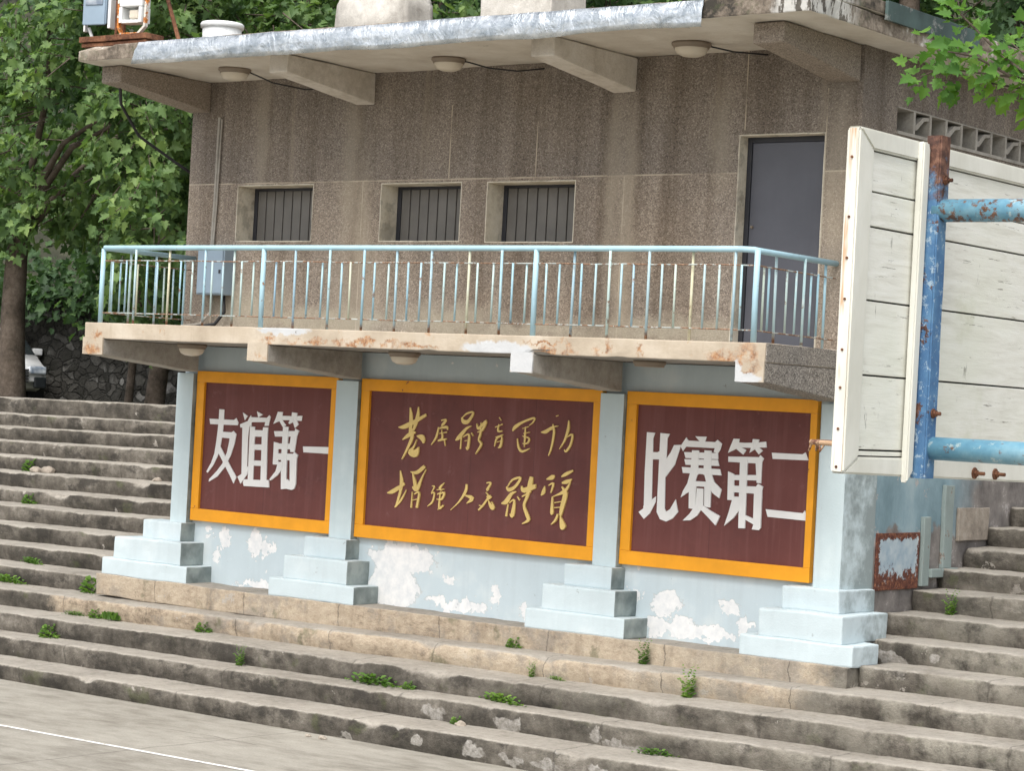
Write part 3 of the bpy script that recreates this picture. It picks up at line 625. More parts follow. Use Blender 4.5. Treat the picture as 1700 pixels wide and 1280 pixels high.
GOLD = [[[(-15.576,3.089,0.0142),(-15.558,3.0,0.0205),(-15.555,2.897,0.0205),(-15.566,2.82,0.0189)],[(-15.465,3.1,0.011),(-15.466,3.017,0.0189),(-15.49,2.926,0.0189),(-15.518,2.848,0.0158)],[(-15.721,2.877,0.0079),(-15.638,2.887,0.0205),(-15.491,2.952,0.0189),(-15.355,3.022,0.0205)],[(-15.654,2.751,0.011),(-15.565,2.807,0.0189),(-15.483,2.837,0.0142)],[(-15.533,2.873,0.0158),(-15.527,2.783,0.0174),(-15.58,2.665,0.0142),(-15.648,2.548,0.011)],[(-15.464,2.799,0.011),(-15.388,2.784,0.0237),(-15.368,2.728,0.0142)],[(-15.462,2.761,0.0079),(-15.498,2.682,0.0126),(-15.544,2.629,0.0205),(-15.468,2.62,0.0268),(-15.431,2.686,0.0095)]],[[(-15.153,2.974,0.011),(-15.088,2.983,0.0095),(-15.126,2.937,0.0126),(-15.149,2.917,0.0079)],[(-15.189,2.89,0.011),(-15.075,2.908,0.0126),(-15.065,2.88,0.0079)],[(-15.181,2.903,0.0126),(-15.207,2.8,0.011),(-15.268,2.718,0.0079)],[(-15.169,2.84,0.0079),(-15.064,2.858,0.0095)],[(-15.139,2.879,0.0079),(-15.124,2.791,0.011),(-15.18,2.763,0.0079),(-15.067,2.788,0.011)],[(-15.1,2.792,0.0095),(-15.079,2.717,0.0079)]],[[(-14.887,3.018,0.0126),(-14.86,2.975,0.0174),(-14.796,2.984,0.0158),(-14.738,3.075,0.011),(-14.825,3.058,0.0095),(-14.879,3.012,0.0095)],[(-14.952,2.781,0.0095),(-14.906,2.815,0.0174),(-14.815,2.908,0.0126),(-14.753,2.936,0.0079)],[(-14.875,2.842,0.0126),(-14.882,2.696,0.0126)],[(-14.858,2.817,0.0079),(-14.779,2.847,0.011),(-14.786,2.708,0.0126),(-14.81,2.719,0.0079)],[(-14.831,2.781,0.0063),(-14.791,2.789,0.0063)],[(-14.748,2.867,0.0095),(-14.722,2.837,0.0079)],[(-14.682,2.964,0.0095),(-14.655,2.915,0.0126),(-14.565,2.995,0.011),(-14.606,2.905,0.011),(-14.668,2.877,0.0079)],[(-14.627,2.979,0.0079),(-14.628,2.867,0.011),(-14.647,2.803,0.0095),(-14.612,2.755,0.011),(-14.678,2.657,0.0079)]],[[(-14.406,3.04,0.0079),(-14.378,3.01,0.0063)],[(-14.45,2.938,0.0079),(-14.357,2.973,0.0095)],[(-14.404,2.971,0.0079),(-14.408,2.903,0.011),(-14.353,2.905,0.0095)],[(-14.435,2.839,0.0079),(-14.342,2.868,0.0095)],[(-14.445,2.745,0.0063),(-14.418,2.827,0.0095),(-14.357,2.849,0.0079),(-14.366,2.755,0.011),(-14.396,2.735,0.0063)],[(-14.416,2.79,0.0063),(-14.362,2.805,0.0063)]],[[(-14.227,2.911,0.011),(-14.199,2.95,0.0142),(-14.109,3.004,0.011),(-13.965,3.054,0.0095),(-13.977,3.01,0.0079),(-14.022,2.977,0.0063)],[(-14.105,2.942,0.0063),(-14.028,2.964,0.0079)],[(-14.067,2.963,0.0079),(-14.067,2.845,0.0095),(-14.069,2.759,0.0079)],[(-14.1,2.868,0.0063),(-14.013,2.848,0.0079),(-14.033,2.798,0.0079),(-14.095,2.794,0.0063)],[(-14.16,2.841,0.0079),(-14.139,2.755,0.011),(-14.09,2.714,0.011),(-13.999,2.748,0.0079)],[(-14.086,2.894,0.0063),(-14.009,2.91,0.0063)]],[[(-13.699,3.084,0.0079),(-13.669,3.092,0.0047)],[(-13.871,2.917,0.0079),(-13.81,2.926,0.0142),(-13.737,2.972,0.0095),(-13.662,2.988,0.0063)],[(-13.731,3.003,0.0095),(-13.711,2.925,0.011),(-13.732,2.777,0.0095),(-13.764,2.689,0.0079)],[(-13.765,2.94,0.0063),(-13.706,2.962,0.0063)],[(-13.537,3.049,0.0095),(-13.539,2.958,0.0126),(-13.577,2.846,0.0095),(-13.632,2.764,0.0063)],[(-13.549,2.884,0.0079),(-13.483,2.912,0.0095),(-13.499,2.814,0.0095),(-13.548,2.744,0.0095),(-13.571,2.761,0.0063)]],[[(-15.665,2.429,0.0126),(-15.64,2.315,0.0205),(-15.65,2.211,0.0174),(-15.698,2.054,0.0189)],[(-15.826,2.187,0.011),(-15.743,2.212,0.0205),(-15.597,2.298,0.0205)],[(-15.714,2.046,0.011),(-15.635,2.122,0.011),(-15.567,2.236,0.0079)],[(-15.522,2.425,0.011),(-15.438,2.423,0.0158),(-15.343,2.487,0.0158),(-15.358,2.46,0.0063)],[(-15.316,2.463,0.0095),(-15.368,2.37,0.011),(-15.426,2.252,0.0189),(-15.486,2.273,0.0142)],[(-15.497,2.426,0.0095),(-15.456,2.314,0.0189),(-15.443,2.251,0.0205)],[(-15.483,2.222,0.0095),(-15.488,2.056,0.0142)],[(-15.456,2.198,0.011),(-15.391,2.216,0.0126),(-15.413,2.061,0.0189)],[(-15.477,2.133,0.0079),(-15.403,2.151,0.0079)]],[[(-15.23,2.296,0.0079),(-15.197,2.292,0.0079),(-15.234,2.226,0.0079)],[(-15.233,2.219,0.0095),(-15.193,2.229,0.0079),(-15.211,2.138,0.0095),(-15.274,2.086,0.0063)],[(-15.069,2.338,0.0079),(-15.123,2.284,0.0126),(-15.096,2.26,0.011)],[(-15.162,2.262,0.0079),(-15.065,2.275,0.0079)],[(-15.151,2.219,0.011),(-15.062,2.237,0.011),(-15.09,2.172,0.011),(-15.156,2.167,0.0079)],[(-15.112,2.246,0.0095),(-15.117,2.081,0.011),(-15.062,2.11,0.0126)],[(-15.132,2.061,0.0063),(-15.085,2.096,0.0095)]],[[(-14.777,2.344,0.0158),(-14.788,2.268,0.0142),(-14.862,2.162,0.0095),(-14.969,2.069,0.0063)],[(-14.785,2.23,0.011),(-14.695,2.205,0.0174),(-14.764,2.15,0.0079)]],[[(-14.523,2.372,0.011),(-14.467,2.376,0.0095),(-14.51,2.304,0.0126),(-14.487,2.312,0.0079)],[(-14.524,2.278,0.0095),(-14.49,2.237,0.0095),(-14.54,2.159,0.011),(-14.608,2.092,0.0126)],[(-14.603,2.142,0.0095),(-14.547,2.133,0.0095)],[(-14.514,2.236,0.0063),(-14.458,2.239,0.011),(-14.526,2.185,0.0063)],[(-14.487,2.2,0.0079),(-14.444,2.14,0.0158),(-14.415,2.13,0.0142),(-14.439,2.191,0.0063)]],[[(-14.269,2.351,0.011),(-14.235,2.322,0.0158),(-14.159,2.358,0.0142),(-14.095,2.449,0.0126),(-14.195,2.424,0.011),(-14.253,2.352,0.0095)],[(-14.32,2.18,0.011),(-14.259,2.203,0.0205),(-14.201,2.281,0.0158),(-14.141,2.31,0.011)],[(-14.234,2.18,0.0126),(-14.249,2.055,0.0189)],[(-14.219,2.193,0.0095),(-14.158,2.222,0.011),(-14.172,2.073,0.0174),(-14.204,2.083,0.0063)],[(-14.122,2.262,0.011),(-14.088,2.227,0.0126)],[(-13.957,2.469,0.0268),(-13.968,2.395,0.0237),(-13.998,2.27,0.0174),(-14.031,2.181,0.0158),(-13.986,2.086,0.0189),(-13.967,2.038,0.0174),(-14.042,1.996,0.0095)],[(-14.074,2.37,0.0126),(-14.041,2.329,0.0205),(-13.897,2.381,0.0174),(-13.986,2.32,0.011)],[(-14.06,2.266,0.0126),(-13.955,2.322,0.0126)]],[[(-13.83,2.293,0.011),(-13.802,2.332,0.0174),(-13.79,2.388,0.0095)],[(-13.772,2.456,0.011),(-13.705,2.479,0.0189),(-13.676,2.499,0.011)],[(-13.745,2.397,0.0079),(-13.686,2.419,0.011),(-13.71,2.326,0.011)],[(-13.592,2.492,0.011),(-13.54,2.519,0.0158),(-13.453,2.561,0.0142)],[(-13.58,2.432,0.0142),(-13.521,2.447,0.0174),(-13.462,2.475,0.011)],[(-13.476,2.45,0.0095),(-13.53,2.362,0.0142),(-13.578,2.395,0.011)],[(-13.685,2.291,0.0126),(-13.682,2.132,0.0158),(-13.667,2.139,0.0063)],[(-13.677,2.291,0.0095),(-13.603,2.32,0.0126),(-13.529,2.337,0.0205),(-13.564,2.177,0.0189),(-13.574,2.103,0.0142)],[(-13.658,2.231,0.0079),(-13.568,2.25,0.0079)],[(-13.655,2.183,0.0079),(-13.572,2.194,0.0079)],[(-13.606,2.125,0.0142),(-13.632,2.062,0.011),(-13.682,2.016,0.0079)],[(-13.574,2.103,0.011),(-13.537,2.008,0.0268),(-13.521,1.983,0.0205)]]]

# ================================================================== SETTING
def court_mat():
    m = MT('court_concrete', .9)
    a = m.noise(.45, 6, .6); b = m.noise(2.6, 6, .65, k=(1, 2.2, 1)); g = m.noise(45, 4, .75)
    c = m.ramp(m.math('ADD', m.math('MULTIPLY', a, .5), m.math('MULTIPLY', b, .5)), [(.36, (.195, .178, .148)), (.5, (.30, .282, .242)), (.64, (.365, .345, .30))])
    c = m.mix(m.rng(g, .42, .66, 0, .6), c, m.mix(1, c, (.72, .71, .68), 'MULTIPLY'))
    c = m.mix(m.rng(m.noise(1.1, 6, .7, k=(1, 2.6, 1), off=(4, 4, 4)), .54, .64, 0, .45), c, (.16, .145, .12))
    x = m.xyz()
    wv = m.math('MULTIPLY', m.math('SUBTRACT', m.noise(1.7, 4), .5), .18)
    k1 = m.math('LESS_THAN', m.math('ABSOLUTE', m.math('ADD', m.math('SUBTRACT', m.math('MULTIPLY', m.math('ADD', x[0], 14.93), 1.0), m.math('MULTIPLY', m.math('SUBTRACT', x[1], 13.4), .02)), wv)), .012)
    k2 = m.math('LESS_THAN', m.math('ABSOLUTE', m.math('ADD', m.math('SUBTRACT', x[0], -19.4), wv)), .010)
    k3 = m.math('LESS_THAN', m.math('ABSOLUTE', m.math('ADD', m.math('SUBTRACT', x[1], 15.35), m.math('MULTIPLY', wv, 1.6))), .012)
    k = m.math('MAXIMUM', k1, m.math('MAXIMUM', k2, m.math('MULTIPLY', k3, m.rng(m.noise(.8, 3), .5, .55))))
    c = m.mix(m.math('MULTIPLY', k, .55), c, (.12, .105, .09))
    m.col(c); m.bump(m.math('ADD', m.noise(18, 5, .7), g), .35, .006)
    return m.m
bm = B()
bmesh.ops.create_grid(bm, x_segments=2, y_segments=2, size=1)
for v in bm.verts: v.co = Vector((v.co.x*150, v.co.y*150+20, 0))
structure(obj('court_ground', bm, court_mat()))
bm = B()
def lineY(x): return 14.17 + (x+16.62)*.0254
for i in range(60):
    xa = -40+i*.6; xb = xa+.6
    ws = [.030+.004*nz(q*3.1, 2) for q in (xa, xb)]
    vs = [bm.verts.new((xa, lineY(xa)-ws[0], .004)), bm.verts.new((xb, lineY(xb)-ws[1], .004)), bm.verts.new((xb, lineY(xb)+ws[1], .004)), bm.verts.new((xa, lineY(xa)+ws[0], .004))]
    bm.faces.new(vs)
bmesh.ops.remove_doubles(bm, verts=bm.verts, dist=.0001)
LINEM = paint('white_line_paint', (.72, .71, .68), .8, .06, (11, .57), (.36, .33, .29))
structure(obj('court_line', bm, LINEM))

# hillside and road behind the terrace
def hill_z(x, y):
    d = y - 33.3 + max(0, -(x+22))*.10
    z = 2.62 + max(0, d)*.75 if d > 0 else 2.62
    if x > -20: z = max(z, 2.6 + max(0, y-27.6)*.62)
    return min(z, 26) + .5*nz(x*.2, y*.2)*min(1, max(0, d)) + .2*nz(x*.9, y*.9, 4)*min(1, max(0, d*.5))
bm = B()
nx, ny = 70, 44
gv = [[bm.verts.new((-85+i*1.6, 23.0+j*1.0, hill_z(-85+i*1.6, 23.0+j*1.0) if j > 0 else -.3)) for j in range(ny)] for i in range(nx)]
for i in range(nx-1):
    for j in range(ny-1):
        if gv[i][j].co.y < 27 and -22 < gv[i][j].co.x < -9.5: continue
        bm.faces.new([gv[i][j], gv[i+1][j], gv[i+1][j+1], gv[i][j+1]])
structure(obj('hillside', bm, EARTH, smooth=True))

# ================================================================== TERRACE STEPS
YC = [16.29, 16.83, 17.19, 17.70, 18.27, 18.80, 19.30, 19.80, 20.30, 20.80, 21.30, 21.80, 22.30, 22.80, 23.30]
ZC = [.2, .405, .61, .808, 1.0, 1.2, 1.4, 1.6, 1.785, 1.98, 2.175, 2.37, 2.555, 2.74, 2.98]
def step_z(k, X): return 0 if k < 0 else ZC[k] + .008*(X+14.5)
def step_y(k, X): return YC[k] - min(0, X+14.5)*.02*min(k, 6)/5
terr = thing('terrace_steps', 'weathered grey concrete spectator steps rising in front of and beside the stand', 'steps', (-14.5, 16.3, 0))
def step(k, xa, xb, seg, mat, last=False):
    bm = B()
    n = max(2, int((xb-xa)/seg))
    rows = []
    L = 1.15+.25*nz(k*3.3)
    for i in range(n+1):
        X = xa+(xb-xa)*i/n
        y = step_y(k, X); z0 = step_z(k-1, X)-.04; z1 = step_z(k, X)
        yn = (step_y(k+1, X) if k < 14 else y+.42)+.05
        h = z1-z0
        bi = math.floor(X/L+k*.37)
        by = .012*nz(bi*5.1, k*2.2); bz = .008*nz(bi*4.3, k*7.7)
        wy = .014*nz(X*.8, k*3.1)+by; wz = .008*nz(X*.9, k*5.7)+bz
        c1 = max(0, nz(X*2.1, k*17.3)-.22)*.13 + max(0, nz(X*7, k*11.1)-.2)*.06
        prof = [(y+.035, z0, 0), (y+.022, z0+.052, .1), (y, z0+h*.5, .25), (y, z0+h*.75, .5), (y+.001, z1-.03, .85), (y+.007, z1-.010, 1), (y+.024, z1, 1), (y+.07, z1+.001, .5), (y+.16, z1, .15), ((y+yn)*.5, z1-.004, 0), (yn, z1+.002, 0)]
        row = []
        for j, (py, pz, e) in enumerate(prof):
            q = .011*nz(X*4, pz*7+k, j*1.7) + .006*nz(X*12, pz*15, j*3.+k)
            row.append(bm.verts.new((X, py+wy+c1*e+(q if j < 8 else 0), pz+wz*(1 if j > 3 else j/4)-c1*e*.6+(q*.6 if j > 4 else 0))))
        if last:
            row.append(bm.verts.new((X, yn, z1-.6)))
        rows.append(row)
    for a, b in zip(rows[:-1], rows[1:]):
        for j in range(len(a)-1):
            bm.faces.new([a[j], b[j], b[j+1], a[j+1]])
    for row in (rows[0], rows[-1]):
        f = row[:] + [bm.verts.new((row[-1].co.x, row[-1].co.y, row[0].co.z))]
        bm.faces.new(f if row is rows[0] else f[::-1])
    return obj('step', bm, mat, terr, smooth=True)
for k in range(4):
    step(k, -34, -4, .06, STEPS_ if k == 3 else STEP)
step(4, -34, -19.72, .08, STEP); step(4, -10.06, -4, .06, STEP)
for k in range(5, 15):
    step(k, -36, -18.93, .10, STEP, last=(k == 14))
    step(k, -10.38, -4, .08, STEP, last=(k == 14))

# ================================================================== STAND BUILDING
bld = thing('reviewing_stand', 'two storey stand with pebbled grey brown upper storey over light blue ground floor', 'building', (-14.65, 18.43, 1.0))
# stone plinth under the stand
bm = B(); box(bm, -19.74, -10.09, 18.11, 18.72, .78, 1.022, .012); subdiv(bm, .12); rough(bm, .016, 1.6, .006, 7)
obj('plinth', bm, STEPS_, bld, smooth=False)
# lower wall
bm = B(); box(bm, -18.93, -10.45, 18.54, 18.75, .98, 3.64)
obj('lower_wall', bm, WALLB, bld)
bm = B(); box(bm, -10.62, -10.405, 18.76, 27.0, .6, 3.80)
obj('side_wall', bm, SIDEP, bld)
bm = B(); box(bm, -18.93, -18.72, 18.76, 27.0, .6, 3.80); box(bm, -18.71, -10.63, 26.8, 27.0, .6, 3.80)
obj('rear_wall', bm, PEB, bld)
# piers with their three-tier bases
PIERS = [(-18.945, -18.69), (-16.555, -16.245), (-13.125, -12.847), (-10.672, -10.395)]
for i, (a, b) in enumerate(PIERS):
    bm = B(); box(bm, a, b, 18.43, 18.538 if i < 3 else 19.03, 1.60, 3.335, .008)
    p = obj('pier', bm, PIERB, bld)
    tl = ((.31, .62, .76) if i == 0 else (.25, .40, .57)); tr = (.035, .19, .33) if i < 3 else (.065, .19, .325)
    ts = ((1.455, 1.668, 18.325, 0), (1.205, 1.458, 18.185, 1), (1.015, 1.208, 18.15, 2))
    for z0, z1, yf, q in ts:
        bm = B(); box(bm, a-tl[q], b+tr[q], yf, 18.60 if i < 3 else (18.98, 19.02, 18.62)[q], z0, z1, .016)
        subdiv(bm, .09); rough(bm, .009, 2.2, .004, 9)
        obj('base_tier', bm, TIERB, p)
# balcony slab and its brackets
bm = B(); box(bm, -18.925, -10.42, 17.0, 18.43, 3.645, 3.815, .01)
subdiv(bm, .07)
for v in bm.verts:
    e = nz(v.co.x*1.1, v.co.y, v.co.z*2)*.006 + nz(v.co.x*7, v.co.y*7, v.co.z*9)*.004
    if v.co.y < 17.03 and v.co.z < 3.68:
        c = max(0, nz(v.co.x*2.3, 3)-.25)*.07
        v.co.z += c*.8; v.co.y += c*.5
    v.co.y += e; v.co.z += e*.5
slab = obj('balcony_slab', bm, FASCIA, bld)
bm = B(); box(bm, -10.424, -10.408, 17.012, 18.42, 3.652, 3.811); subdiv(bm, .1); rough(bm, .003, 4)
obj('slab_end', bm, PEBG, slab)
for i, (a, b) in enumerate(((-18.92, -18.61), (-16.48, -16.20), (-13.13, -12.875), (-10.70, -10.412))):
    bm = B()
    prism(bm, [(16.994, 3.478), (18.425, 3.352), (18.425, 3.645), (16.994, 3.645)], 'x', a, b)
    bmesh.ops.bevel(bm, geom=list(bm.edges), offset=.008, segments=1, affect='EDGES')
    subdiv(bm, .12); rough(bm, .005, 2.5, .002, 9)
    br = obj('bracket', bm, PEBG if i == 3 else BRG, bld)
    bm = B(); box(bm, a+.006, b+.002, 16.975, 16.993, 3.476, 3.66); subdiv(bm, .05); rough(bm, .004, 5, .002, 14)
    obj('bracket_face', bm, FASCIA, br)
# upper storey front wall with window and door openings
def wall_y(name, y, th, xs, zs, holes, mat, parent):
    bm = B()
    xb = sorted(set(xs) | {h[0] for h in holes} | {h[1] for h in holes})
    zb = sorted(set(zs) | {h[2] for h in holes} | {h[3] for h in holes})
    def inh(x, z): return any(h[0] < x < h[1] and h[2] < z < h[3] for h in holes)
    for x0, x1 in zip(xb[:-1], xb[1:]):
        for z0, z1 in zip(zb[:-1], zb[1:]):
            if inh((x0+x1)/2, (z0+z1)/2): continue
            for yy in (y, y+th):
                bm.faces.new([bm.verts.new(p) for p in ((x0, yy, z0), (x1, yy, z0), (x1, yy, z1), (x0, yy, z1))][::(1 if yy == y else -1)])
    x0, x1, z0, z1 = xb[0], xb[-1], zb[0], zb[-1]
    for a, b in (((x0, z0), (x0, z1)), ((x1, z0), (x1, z1)), ((x0, z0), (x1, z0)), ((x0, z1), (x1, z1))):
        bm.faces.new([bm.verts.new(p) for p in ((a[0], y, a[1]), (b[0], y, b[1]), (b[0], y+th, b[1]), (a[0], y+th, a[1]))])
    return obj(name, bm, mat, parent, normals=False)
WINS = [(-18.168, -17.03, 4.80, 5.425), (-16.082, -14.99, 4.80, 5.415), (-14.667, -13.555, 4.79, 5.41)]
DOOR = (-11.70, -10.775, 3.815, 5.80)
fw_ = wall_y('upper_wall', 18.43, .36, [-18.92, -10.41], [3.818, 6.58], WINS+[DOOR], PEB, bld)
def reveal(h, d, t, mat, parent, name, sill=True):
    # a lining frame round an opening: four butted strips
    bm = B()
    x0, x1, z0, z1 = h
    ya, yb = 18.4315, 18.43+d
    box(bm, x0, x0+t, ya, yb, z0, z1, .003); box(bm, x1-t, x1, ya, yb, z0, z1, .003)
    box(bm, x0+t, x1-t, ya, yb, z1-t, z1, .003)
    if sill: box(bm, x0+t, x1-t, ya-.004, yb, z0, z0+t, .003)
    subdiv(bm, .12); rough(bm, .003, 5, .0015, 13)
    return obj(name, bm, mat, parent)
for h in WINS:
    x0, x1, z0, z1 = h
    wn = reveal(h, .30, .012, MORTAR, bld, 'window')
    bm = B()
    fx0, fx1, fz0, fz1 = x0+.012, x1-.012, z0+.012, z1-.012
    for q in ((fx0, fx0+.05, fz0, fz1), (fx1-.02, fx1, fz0, fz1), (fx0+.05, fx1-.02, fz1-.03, fz1), (fx0+.05, fx1-.02, fz0, fz0+.012)):
        box(bm, q[0], q[1], 18.695, 18.74, q[2], q[3], .004)
    obj('window_frame', bm, DKM, wn)
    bm = B(); n = 8
    wd = (fx1-.02-fx0-.05)/n
    for i in range(n):
        a = fx0+.05+wd*i
        box(bm, a+.007, a+wd-.007, 18.70, 18.725, fz0+.012, fz1-.03, .006)
    obj('shutter_slats', bm, SLATM, wn)
    bm = B(); box(bm, fx0+.05, fx1-.04, 18.742, 18.76, fz0+.03, fz1-.04)
    obj('backing', bm, DARKI, wn)
dr = reveal(DOOR, .19, .012, MORTAR, bld, 'door', False)
bm = B(); x0, x1, z0, z1 = DOOR
box(bm, x0+.012, x0+.06, 18.57, 18.62, z0, z1-.012, .004); box(bm, x1-.03, x1-.012, 18.57, 18.62, z0, z1-.012, .004); box(bm, x0+.06, x1-.03, 18.57, 18.62, z1-.06, z1-.012, .004)
obj('door_frame', bm, DKM, dr)
bm = B(); box(bm, x0+.063, x1-.033, 18.585, 18.625, z0+.01, z1-.063, .004)
lf = obj('door_leaf', bm, GREYM, dr)
bm = B(); tube(bm, [(x0+.10, 18.585, 4.95), (x0+.10, 18.56, 4.95)], .013, 10)
obj('handle', bm, BRONZE, lf)
# upper side wall with a pierced vent strip
bm = B()
V0, V1, VZ0, VZ1 = 19.08, 24.2, 5.855, 6.105
def quad(p): bm.faces.new([bm.verts.new(q) for q in p])
for X in (-10.412, -10.64):
    for y0, y1, z0, z1 in ((18.79, V0, 3.80, 6.58), (V1, 27.0, 3.80, 6.58), (V0, V1, 3.80, VZ0), (V0, V1, VZ1, 6.58)):
        quad([(X, y0, z0), (X, y1, z0), (X, y1, z1), (X, y0, z1)])
for p in (((-10.412, V0, VZ0), (-10.64, V0, VZ0), (-10.64, V0, VZ1), (-10.412, V0, VZ1)), ((-10.412, V1, VZ0), (-10.64, V1, VZ0), (-10.64, V1, VZ1), (-10.412, V1, VZ1)), ((-10.412, V0, VZ0), (-10.412, V1, VZ0), (-10.64, V1, VZ0), (-10.64, V0, VZ0)), ((-10.412, V0, VZ1), (-10.412, V1, VZ1), (-10.64, V1, VZ1), (-10.64, V0, VZ1))):
    quad(p)
bmesh.ops.recalc_face_normals(bm, faces=bm.faces)
usw = obj('upper_side_wall', bm, PEB, bld)
bm = B(); box(bm, -18.92, -18.70, 18.80, 26.78, 3.80, 6.58); box(bm, -18.69, -10.65, 26.8, 27.0, 3.80, 6.58)
obj('upper_rear_wall', bm, PEB, bld)
vent = None
bm = B()
box(bm, -10.60, -10.40, V0, V1, VZ0, VZ0+.03); box(bm, -10.60, -10.40, V0, V1, VZ1-.012, VZ1)
n = 16; pw = (V1-V0)/n
for i in range(1, n):
    y = V0+pw*i
    box(bm, -10.60, -10.402, y-.02, y+.02, VZ0+.03, VZ1-.012)
for i in range(1, n, 2):
    y0 = V0+pw*i+.02; y1 = V0+pw*(i+1)-.02
    prism(bm, [(y0, VZ0+.075), (y0+.05, VZ0+.075), (y1-.10, VZ1-.075), (y1, VZ1-.06), (y1, VZ1-.03), (y1-.12, VZ1-.04), (y0, VZ0+.105)], 'x', -10.52, -10.41)
obj('vent_screen', bm, BRG, usw)
# roof
bm = B(); box(bm, -18.975, -10.0, 16.75, 27.2, 6.58, 6.745, .012); subdiv(bm, .16)
for v in bm.verts:
    e = nz(v.co.x*1.5, v.co.y*1.5, v.co.z*2)*.010 + nz(v.co.x*6, v.co.y*6, v.co.z*9)*.006
    edge = v.co.y < 16.8 or v.co.x > -10.05 or v.co.x < -18.9
    if edge:
        c = max(0, nz(v.co.x*1.7, v.co.y*1.7, v.co.z*3)-.2)*.12
        if v.co.y < 16.8: v.co.y += c
        if v.co.x > -10.05: v.co.x -= c
        if v.co.x < -18.5 and v.co.z > 6.7: v.co.z -= .045
    v.co.z += e
    v.co.y += e*.6
roof = obj('roof', bm, ROOF, bld)
bm = B(); box(bm, -10.16, -10.0, 16.78, 27.1, 6.748, 6.86, .012); box(bm, -11.0, -10.165, 16.765, 16.92, 6.748, 6.83, .012); subdiv(bm, .12); rough(bm, .014, 2.4, .006, 8)
obj('roof_kerb', bm, ROOF, roof)
for i, (a, b) in enumerate(((-18.95, -18.645), (-16.475, -16.222), (-13.155, -12.885), (-10.75, -10.44))):
    bm = B()
    prism(bm, [(17.07, 6.395), (17.30, 6.375), (18.425, 6.245), (18.425, 6.574), (17.07, 6.574)], 'x', a, b)
    bmesh.ops.bevel(bm, geom=list(bm.edges), offset=.01, segments=1, affect='EDGES')
    subdiv(bm, .12); rough(bm, .005, 2.5, .002, 9)
    obj('roof_bracket', bm, BRW if i in (1, 2) else PEBB, roof)
GREENP = paint('green_fascia_paint', (.062, .095, .090), .7, .35, (4, .55), (.17, .19, .18))
bm = B(); box(bm, -9.985, -9.955, 17.98, 19.75, 6.70, 6.872, .004); subdiv(bm, .12); rough(bm, .004, 3)
obj('fascia_panel', bm, GREENP, roof)
TILE = concrete('red_roof_tile', (.22,.09,.06), (.42,.19,.13), (.55,.33,.26), 5.0)
bm = B()
for i in range(26):
    y = 20.9+i*.16
    lathe_pts = [( -10.28, y, 6.84), (-10.02, y, 6.80)]
    tube(bm, lathe_pts, [.065, .07], 8)
obj('tile_row', bm, TILE, roof)
# wall-mounted bits of the side wall
bm = B(); box(bm, -10.405, -10.385, 19.07, 19.90, 1.64, 2.17, .006); subdiv(bm, .1); rough(bm, .003, 6)
def hatchmat():
    m = MT('rusted_hatch', .7)
    x = m.xyz()
    n = m.noise(5, 6, .75); n2 = m.noise(20, 5, .7)
    ed = m.math('MINIMUM', m.math('MINIMUM', m.math('SUBTRACT', x[1], 19.07), m.math('SUBTRACT', 19.90, x[1])), m.math('MINIMUM', m.math('MULTIPLY', m.math('SUBTRACT', x[2], 1.64), .38), m.math('SUBTRACT', 2.17, x[2])))
    f = m.math('ADD', m.math('MULTIPLY', m.rng(ed, 0, .17), .6), m.math('ADD', m.math('MULTIPLY', n, .75), m.math('MULTIPLY', n2, .2)))
    ru = m.rng(f, .71, .66)
    bl = m.ramp(m.noise(5, 5, .65), [(.35, (.27, .36, .43)), (.6, (.42, .49, .52)), (.75, (.5, .53, .5))])
    rc = m.ramp(m.noise(30, 4, .7), [(.35, (.06, .022, .018)), (.55, (.15, .055, .035)), (.72, (.36, .17, .08))])
    m.col(m.mix(ru, bl, rc)); m.bump(m.math('ADD', n2, ru), .5, .006)
    return m.m
obj('hatch', bm, hatchmat(), bld)
PGREEN = paint('old_green_paint', (.25, .30, .285), .7, .15, (6, .60), (.25, .22, .19))
bm = B(); box(bm, -10.405, -10.36, 19.93, 20.07, 1.66, 2.32, .008); box(bm, -10.405, -10.36, 20.34, 20.52, 1.82, 2.62, .008); box(bm, -10.405, -10.33, 20.07, 20.62, 1.74, 1.82, .008)
subdiv(bm, .1); rough(bm, .006, 4)
obj('pilaster_strip', bm, PGREEN, bld)
bm = B(); box(bm, -10.402, -10.37, 20.66, 21.30, 2.08, 2.40, .006); subdiv(bm, .1); rough(bm, .006, 4)
obj('cement_patch', bm, CONC, bld)
bm = B(); tube(bm, [(-18.47, 18.40, 6.18), (-18.475, 18.40, 5.3), (-18.49, 18.40, 4.72)], .016, 8); tube(bm, [(-18.435, 18.405, 6.16), (-18.45, 18.405, 5.2), (-18.47, 18.405, 4.72)], .010, 8)
obj('conduit', bm, BRG, bld)

